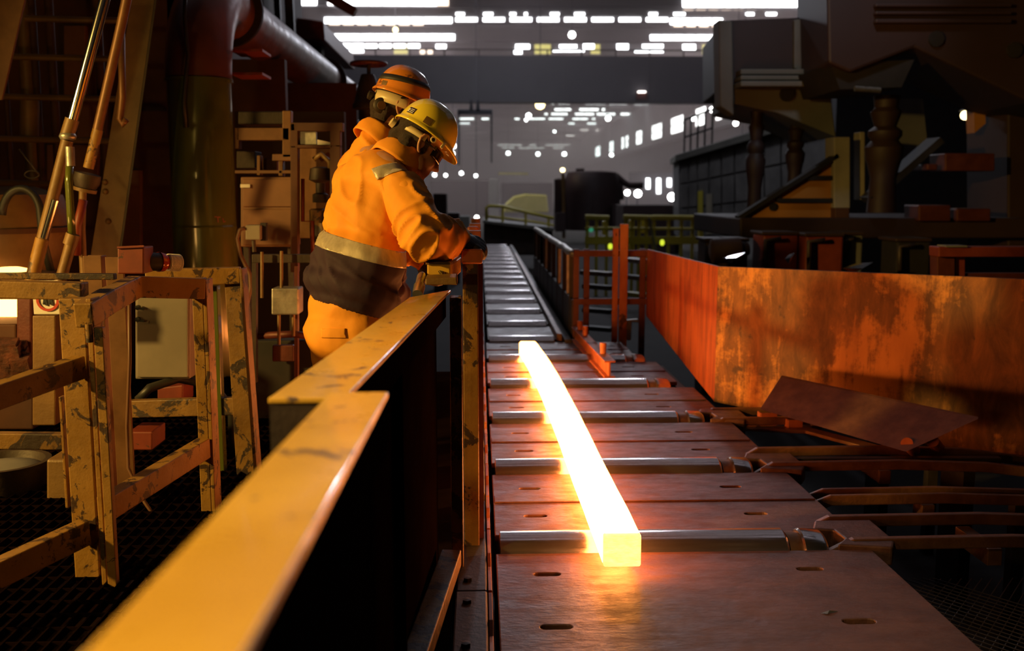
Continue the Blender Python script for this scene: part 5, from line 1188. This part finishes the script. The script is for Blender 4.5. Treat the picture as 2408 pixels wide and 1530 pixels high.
def build_person(sp):
    J = sp['J']; F = V(sp['F']).normalized(); R = F.cross(V((0,0,1))).normalized()
    U = (J['neck'] - J['hip']).normalized(); Fl = (F - U*F.dot(U)).normalized()
    foot = V((J['hip'].x, J['hip'].y, .10))
    per = thing('person', sp['label'], 'person', foot, 'workers at the railing')
    hf, hl, hu = frame(sp['hf'], sp['hu']); ho = sp['helm'] - hu*.05
    # continuous body
    bm = Blobs(); head_blobs(bm, ho, hf, hl, hu)
    limb(bm, [ho - hf*.022 - hu*.05, ho.lerp(J['neck'], .55) - hu*.02 - hf*.01, J['neck']], [.058,.056,.064])
    ell(bm, J['ub'], R*.17, Fl*.10, U*.12); ell(bm, J['chest'], R*.155, Fl*.115, U*.16); ell(bm, J['waist'], R*.15, Fl*.115, U*.14); ell(bm, J['hip'], R*.16, Fl*.12, U*.12)
    for k in ('r', 'l'):
        limb(bm, [J['ub'].lerp(J['sh'+k], .6), J['sh'+k], J['el'+k], J['wr'+k]], [.07,.06,.043,.03])
        limb(bm, [J['hp'+k], J['kn'+k], J['an'+k]], [.085,.058,.042])
        limb(bm, [J['an'+k], J['an'+k] + F*.13 - V((0,0,.035))], [.04,.032])
    body = link('body', remesh(bm, .0075, 3), M['skin'], per, True); 
    # head details
    hb = Blobs()
    ell(hb, ho - hf*.020 + hu*.024, hf*.098, hl*.082, hu*.098)
    limb(hb, [ho - hf*.085 - hu*.02, ho - hf*.075 - hu*.075], [.04,.03]); limb(hb, [ho - hf*.06 - hu*.03 + hl*.05, ho - hf*.06 - hu*.075 + hl*.03, ho - hf*.06 - hu*.075 - hl*.03, ho - hf*.06 - hu*.03 - hl*.05], [.03]*4)
    hm_ = remesh(hb, .006, 14)
    hm_ = slice_between(hm_, [(ho + hf*.02, hf), (ho + hu*.06, hu)], 0.0)
    wrinkle(hm_, lambda p: .0025*noise.noise(p*90))
    part('hair', hm_, M['hair'], per, smooth=True)
    for s in (1,-1):
        eb_ = Blobs(); Pq = lambda x, y, z: ho + hf*x + hl*(s*y) + hu*z
        limb(eb_, [Pq(.006,.076,.020), Pq(-.006,.084,.031), Pq(-.022,.090,.026), Pq(-.029,.092,.006), Pq(-.024,.088,-.014), Pq(-.012,.081,-.030), Pq(-.003,.076,-.036)], [.0045,.0055,.006,.006,.0055,.006,.0065], 10)
        ell(eb_, Pq(-.012,.077,-.002), hf*.015 - hl*(s*.004), hl*.005, hu*.028, 10)
        part('ear', remesh(eb_, .0028, 3), M['skin'], per, smooth=True)
    for s in (1,-1):
        e = part('eyeball', MB().lathe(ho + hf*.068 + hl*s*.031 + hu*.0, hf, [(-.011,.003),(-.006,.010),(0,.0115),(.006,.010),(.0105,.004)], 12), M['eye'], per, smooth=True)
    gl = MB(); gl.grid(lambda a, b: ho + hf*(.112*math.cos(1.15*(2*a-1)) - .005) + hl*(.085*math.sin(1.15*(2*a-1))) + hu*(-.022 + .042*b), 24, 5)
    g = part('safety_glasses', gl, M['lens'], per, smooth=True); md = g.modifiers.new('t', 'SOLIDIFY'); md.thickness = .003
    for s in (1,-1): part('glasses_arm', MB().tube([ho + hf*.045 + hl*s*.082 + hu*.006, ho - hf*.02 + hl*s*.086 + hu*.010], .004, 8), M['strap'], per, smooth=True)
    helmet(per, sp['helm'], hf, hl, hu, sp['hat'], sp['hat'] == 'hat_yellow')
    # jacket body
    bm = Blobs()
    ell(bm, J['ub'] - U*.01, R*.19, Fl*.120, U*.115); ell(bm, J['chest'], R*.200, Fl*.150, U*.19); ell(bm, J['waist'], R*.207, Fl*.168, U*.17)
    ell(bm, J['hem'] + U*.055, R*.222, Fl*.190, U*.085); ell(bm, J['hem'] - U*.005, R*.185, Fl*.145, U*.055)
    limb(bm, [J['ub'] + U*.02 - Fl*.01, J['neck'] - F*.03 - V((0,0,.03))], [.10,.068])
    for k in ('r', 'l'): limb(bm, [J['ub'].lerp(J['sh'+k], .3), J['sh'+k]], [.10,.080])
    jm = remesh(bm, .009, 8)
    seed = sp['seed']
    def fold(p):
        q = p - J['hip']; t = q.dot(U); s = q.dot(R)
        w = .006*noise.noise(p*6 + V((seed,0,0)))
        w += .017*(max(0, ridge(V((s*4 + t*2.4, t*8, seed)) + p*1.5))**2-.3)*(.30 + .70*max(0, 1-abs(t-.12)/.22)); w += .009*max(0, ridge(V((s*9 + t*9, t*3 - s*3, seed+9))))**4
        w += .004*(ridge(V((s*12+t*5, t*5, seed+4)))-.5)
        w *= max(.15, min(1, (t + .03)/.08))
        low = max(0, min(1, (.02 - t)/.06)); w += low*.003*math.sin(math.atan2(q.dot(Fl), s)*60)      # elastic hem
        return w
    wrinkle(jm, fold)
    a, b, c = sp['tape']; tn = (b-a).cross(c-a).normalized()
    if tn.z > 0: tn = -tn                                            # points down
    split_material(jm, a, tn)
    jk = link('jacket', jm, M['orange_fab'], per, True); jm.materials.append(M['navy_fab'])
    tm = slice_between(jm, [(a - tn*.028, -tn), (a + tn*.028, tn)], .0035); tm.materials.clear()
    for p in tm.polygons: p.material_index = 0
    t = sub('reflective_tape', tm, M['tape'], jk, smooth=True, label='silver reflective tape'); t.modifiers.new('t', 'SOLIDIFY').thickness = .0025
    if 'patch' in sp:
        pm = slice_between(jm, sp['patch'], .0035); pm.materials.clear()
        for p in pm.polygons: p.material_index = 0
        t = sub('shoulder_tape', pm, M['tape'], jk, smooth=True, label='silver shoulder tape'); t.modifiers.new('t', 'SOLIDIFY').thickness = .0025
    # collar
    cb_ = MB(); cc = J['neck'] + U*.012; ca = (ho - J['neck']).normalized(); cu = (U*.35 + F*.62 + V((0,0,.42))).normalized(); cf = (F - cu*F.dot(cu)).normalized(); cr = cf.cross(cu)
    def col(a, b):
        t = 2*math.pi*a; h = -.055 + b*(.085 + .010*math.cos(t)); r = .092 - .014*b + .004*noise.noise(V((a*9, b*3, seed))) + .006*math.sin(b*math.pi)
        return cc + cf*(r*math.cos(t)*1.02) + cr*(r*math.sin(t)) + cu*(h + .006*noise.noise(V((a*6, 5, seed))))
    cb_.grid(col, 48, 8); k = part('collar', cb_, M['orange_fab'], per, smooth=True); k.modifiers.new('t', 'SOLIDIFY').thickness = .006
    # sleeves
    for k in ('r', 'l'):
        bm = Blobs(); sh, elb, wr = J['sh'+k], J['el'+k], J['wr'+k]
        rr = sp.get('sl'+k, [.092,.080,.074,.062])
        mid = sh.lerp(elb, .5)
        limb(bm, [sh.lerp(J['ub'], .12), mid, elb, elb.lerp(wr, .55), wr], [rr[0], rr[1]+.004, rr[1], rr[2], rr[3]])
        sm = remesh(bm, .008, 6)
        ax1 = (elb-sh).normalized(); ax2 = (wr-elb).normalized()
        def fold2(p):
            q = p - elb; t = q.dot(ax1); s = q.dot(ax2); near = math.exp(-(q.length/.12)**2)
            w = .0055*noise.noise(p*8 + V((seed, 2, 0)))
            rr_ = ridge(V((t*11 + s*5, s*11 - t*4, seed+7)) + p*3); w += (.019*near + .010)*((max(rr_, 0)**2.2)-.3)
            return w
        wrinkle(sm, fold2)
        sl_o = part('sleeve', sm, M['orange_fab'], per, smooth=True)
        if 'patch' in sp and k == 'r':
            pm = slice_between(sm, sp['patch'][:-1], .0035); pm.materials.clear()
            t = sub('shoulder_tape', pm, M['tape'], sl_o, smooth=True, label='silver shoulder tape'); t.modifiers.new('t', 'SOLIDIFY').thickness = .0025
    # trousers
    bm = Blobs()
    ell(bm, J['hip'] + U*.0, R*.168, Fl*.138, U*.13); ell(bm, J['hip'] - F*.02 - V((0,0,.09)), R*.172, F*.142, V((0,0,.12)))
    for k in ('r', 'l'): limb(bm, [J['hp'+k], J['hp'+k].lerp(J['kn'+k], .5), J['kn'+k], J['an'+k].lerp(J['kn'+k], .12)], [.108,.096,.082,.078])
    trm = remesh(bm, .010, 6)
    wrinkle(trm, lambda p: .006*noise.noise(p*7 + V((seed,1,1))) + .006*(ridge(V((p.x*6, p.y*6, p.z*12)))-.5))
    tro = part('trousers', trm, M['orange_fab'], per, smooth=True)
    if 'pocket' in sp:
        pk = slice_between(trm, sp['pocket'], .004)
        t = sub('pocket_flap', pk, M['orange_fab'], tro, smooth=True); t.modifiers.new('t', 'SOLIDIFY').thickness = .004
    for k in ('r', 'l'):
        bm = Blobs(); an = J['an'+k]
        limb(bm, [an + V((0,0,.12)), an + V((0,0,.0))], [.056,.052]); limb(bm, [an - V((0,0,.02)) - F*.03, an + F*.08 - V((0,0,.028)), an + F*.18 - V((0,0,.034))], [.05,.046,.04])
        b2 = remesh(bm, .01, 4)
        for v in b2.vertices: v.co.z = max(v.co.z, .101)
        bo = part('boot', b2, M['boot'], per, smooth=True)
    for k, kw in sp['hands'].items():
        bm = Blobs(); hand_blobs(bm, J['wr'+k] + kw.pop('shift', V()), **kw)
        part('glove', remesh(bm, .0045, 3), M['glove'], per, smooth=True)
    return per

# worker in the yellow helmet
F1 = V((.80,.60,0)); R1 = V((.60,-.80,0))
J1 = dict(hip=at(814,726,3.78), hem=at(820,716,3.78), waist=at(845,622,3.80), chest=at(868,505,3.85), ub=at(882,424,3.88), neck=at(938,374,3.90))
J1['shr'] = at(952,462,3.73); J1['shl'] = J1['ub'] - R1*.17 + V((0,0,-.02))
J1['elr'] = at(1000,560,3.60); J1['wrr'] = at(1056,560,3.74)
J1['ell'] = at(950,560,4.06); J1['wrl'] = at(985,598,3.98)
for k, s in (('r',1),('l',-1)):
    J1['hp'+k] = J1['hip'] + R1*s*.085 - V((0,0,.08)); J1['kn'+k] = J1['hp'+k] + V((.02,.01,-.40)); J1['an'+k] = V((J1['hp'+k].x - .01, J1['hp'+k].y, .17))
hF = V((.93,.37,0)).normalized(); pt = math.radians(35)
cr_, cu_ = _r, _u
build_person(dict(label='worker in a yellow helmet and orange and navy jacket leaning on the railing', J=J1, F=F1, hf=hF*math.cos(pt) - V((0,0,math.sin(pt))), hu=hF*math.sin(pt) + V((0,0,math.cos(pt))),
    helm=at(1000,316,3.93), hat='hat_yellow', seed=1.3, tape=(at(745,553,3.85), at(850,592,3.62), at(960,612,3.76)),
    patch=[(at(920,384,3.75), cu_*.94 - cr_*.34), (at(920,416,3.75), cr_*.34 - cu_*.94),
           (at(884,414,3.75), -(cr_*.86 + cu_*.5)), (at(968,384,3.75), (cr_*.86 + cu_*.5)), (J1['chest'] + V((0,-.03,0)), V((0,1,0)))],
    slr=[.093,.086,.086,.078],
    pocket=[(at(775,772,3.6), cu_), (at(775,794,3.6), -cu_), (at(752,780,3.6), -cr_), (at(812,780,3.6), cr_), (J1['hip'], V((0,1,0)))],
    hands={'r': dict(d=V((.90,.15,-.20)), n=V((.15,-.55,.85)), side=V((-.2,1,.3)), curl=(.45,.7,.5), shift=V((.02,.0,.0))),
           'l': dict(d=V((.25,-.1,-1)), n=V((-.8,-.3,0)), side=V((.3,-.9,0)), curl=(.5,.6,.4))}))
# worker in the orange helmet behind
F2 = V((.90,.44,0)).normalized(); R2 = F2.cross(V((0,0,1)))
J2 = dict(hip=at(862,722,4.40), hem=at(862,712,4.40), waist=at(862,622,4.40), chest=at(864,505,4.40), ub=at(868,400,4.40), neck=at(892,322,4.42))
J2['shr'] = J2['ub'] + R2*.165; J2['shl'] = J2['ub'] - R2*.17
J2['elr'] = at(930,540,4.28); J2['wrr'] = at(1000,585,4.38); J2['ell'] = at(940,535,4.66); J2['wrl'] = at(1015,570,4.62)
for k, s in (('r',1),('l',-1)):
    J2['hp'+k] = J2['hip'] + R2*s*.085 - V((0,0,.08)); J2['kn'+k] = J2['hp'+k] + V((.02,.01,-.40)); J2['an'+k] = V((J2['hp'+k].x - .01, J2['hp'+k].y, .17))
hF = V((.95,.31,0)).normalized(); pt = math.radians(20)
build_person(dict(label='worker in a grubby orange helmet with ear defenders, half hidden behind his workmate', J=J2, F=F2, hf=hF*math.cos(pt) - V((0,0,math.sin(pt))), hu=hF*math.sin(pt) + V((0,0,math.cos(pt))),
    helm=at(945,228,4.45), hat='hat_orange', seed=5.1, tape=(at(775,560,4.5), at(850,590,4.2), at(950,600,4.3)), hands={
        'r': dict(d=V((.9,.2,-.3)), n=V((.2,0,1)), side=V((-.2,1,0)), curl=(.3,.5,.4)),
        'l': dict(d=V((.9,.2,-.3)), n=V((.2,0,1)), side=V((0,-1,0)), curl=(.3,.5,.4))}))
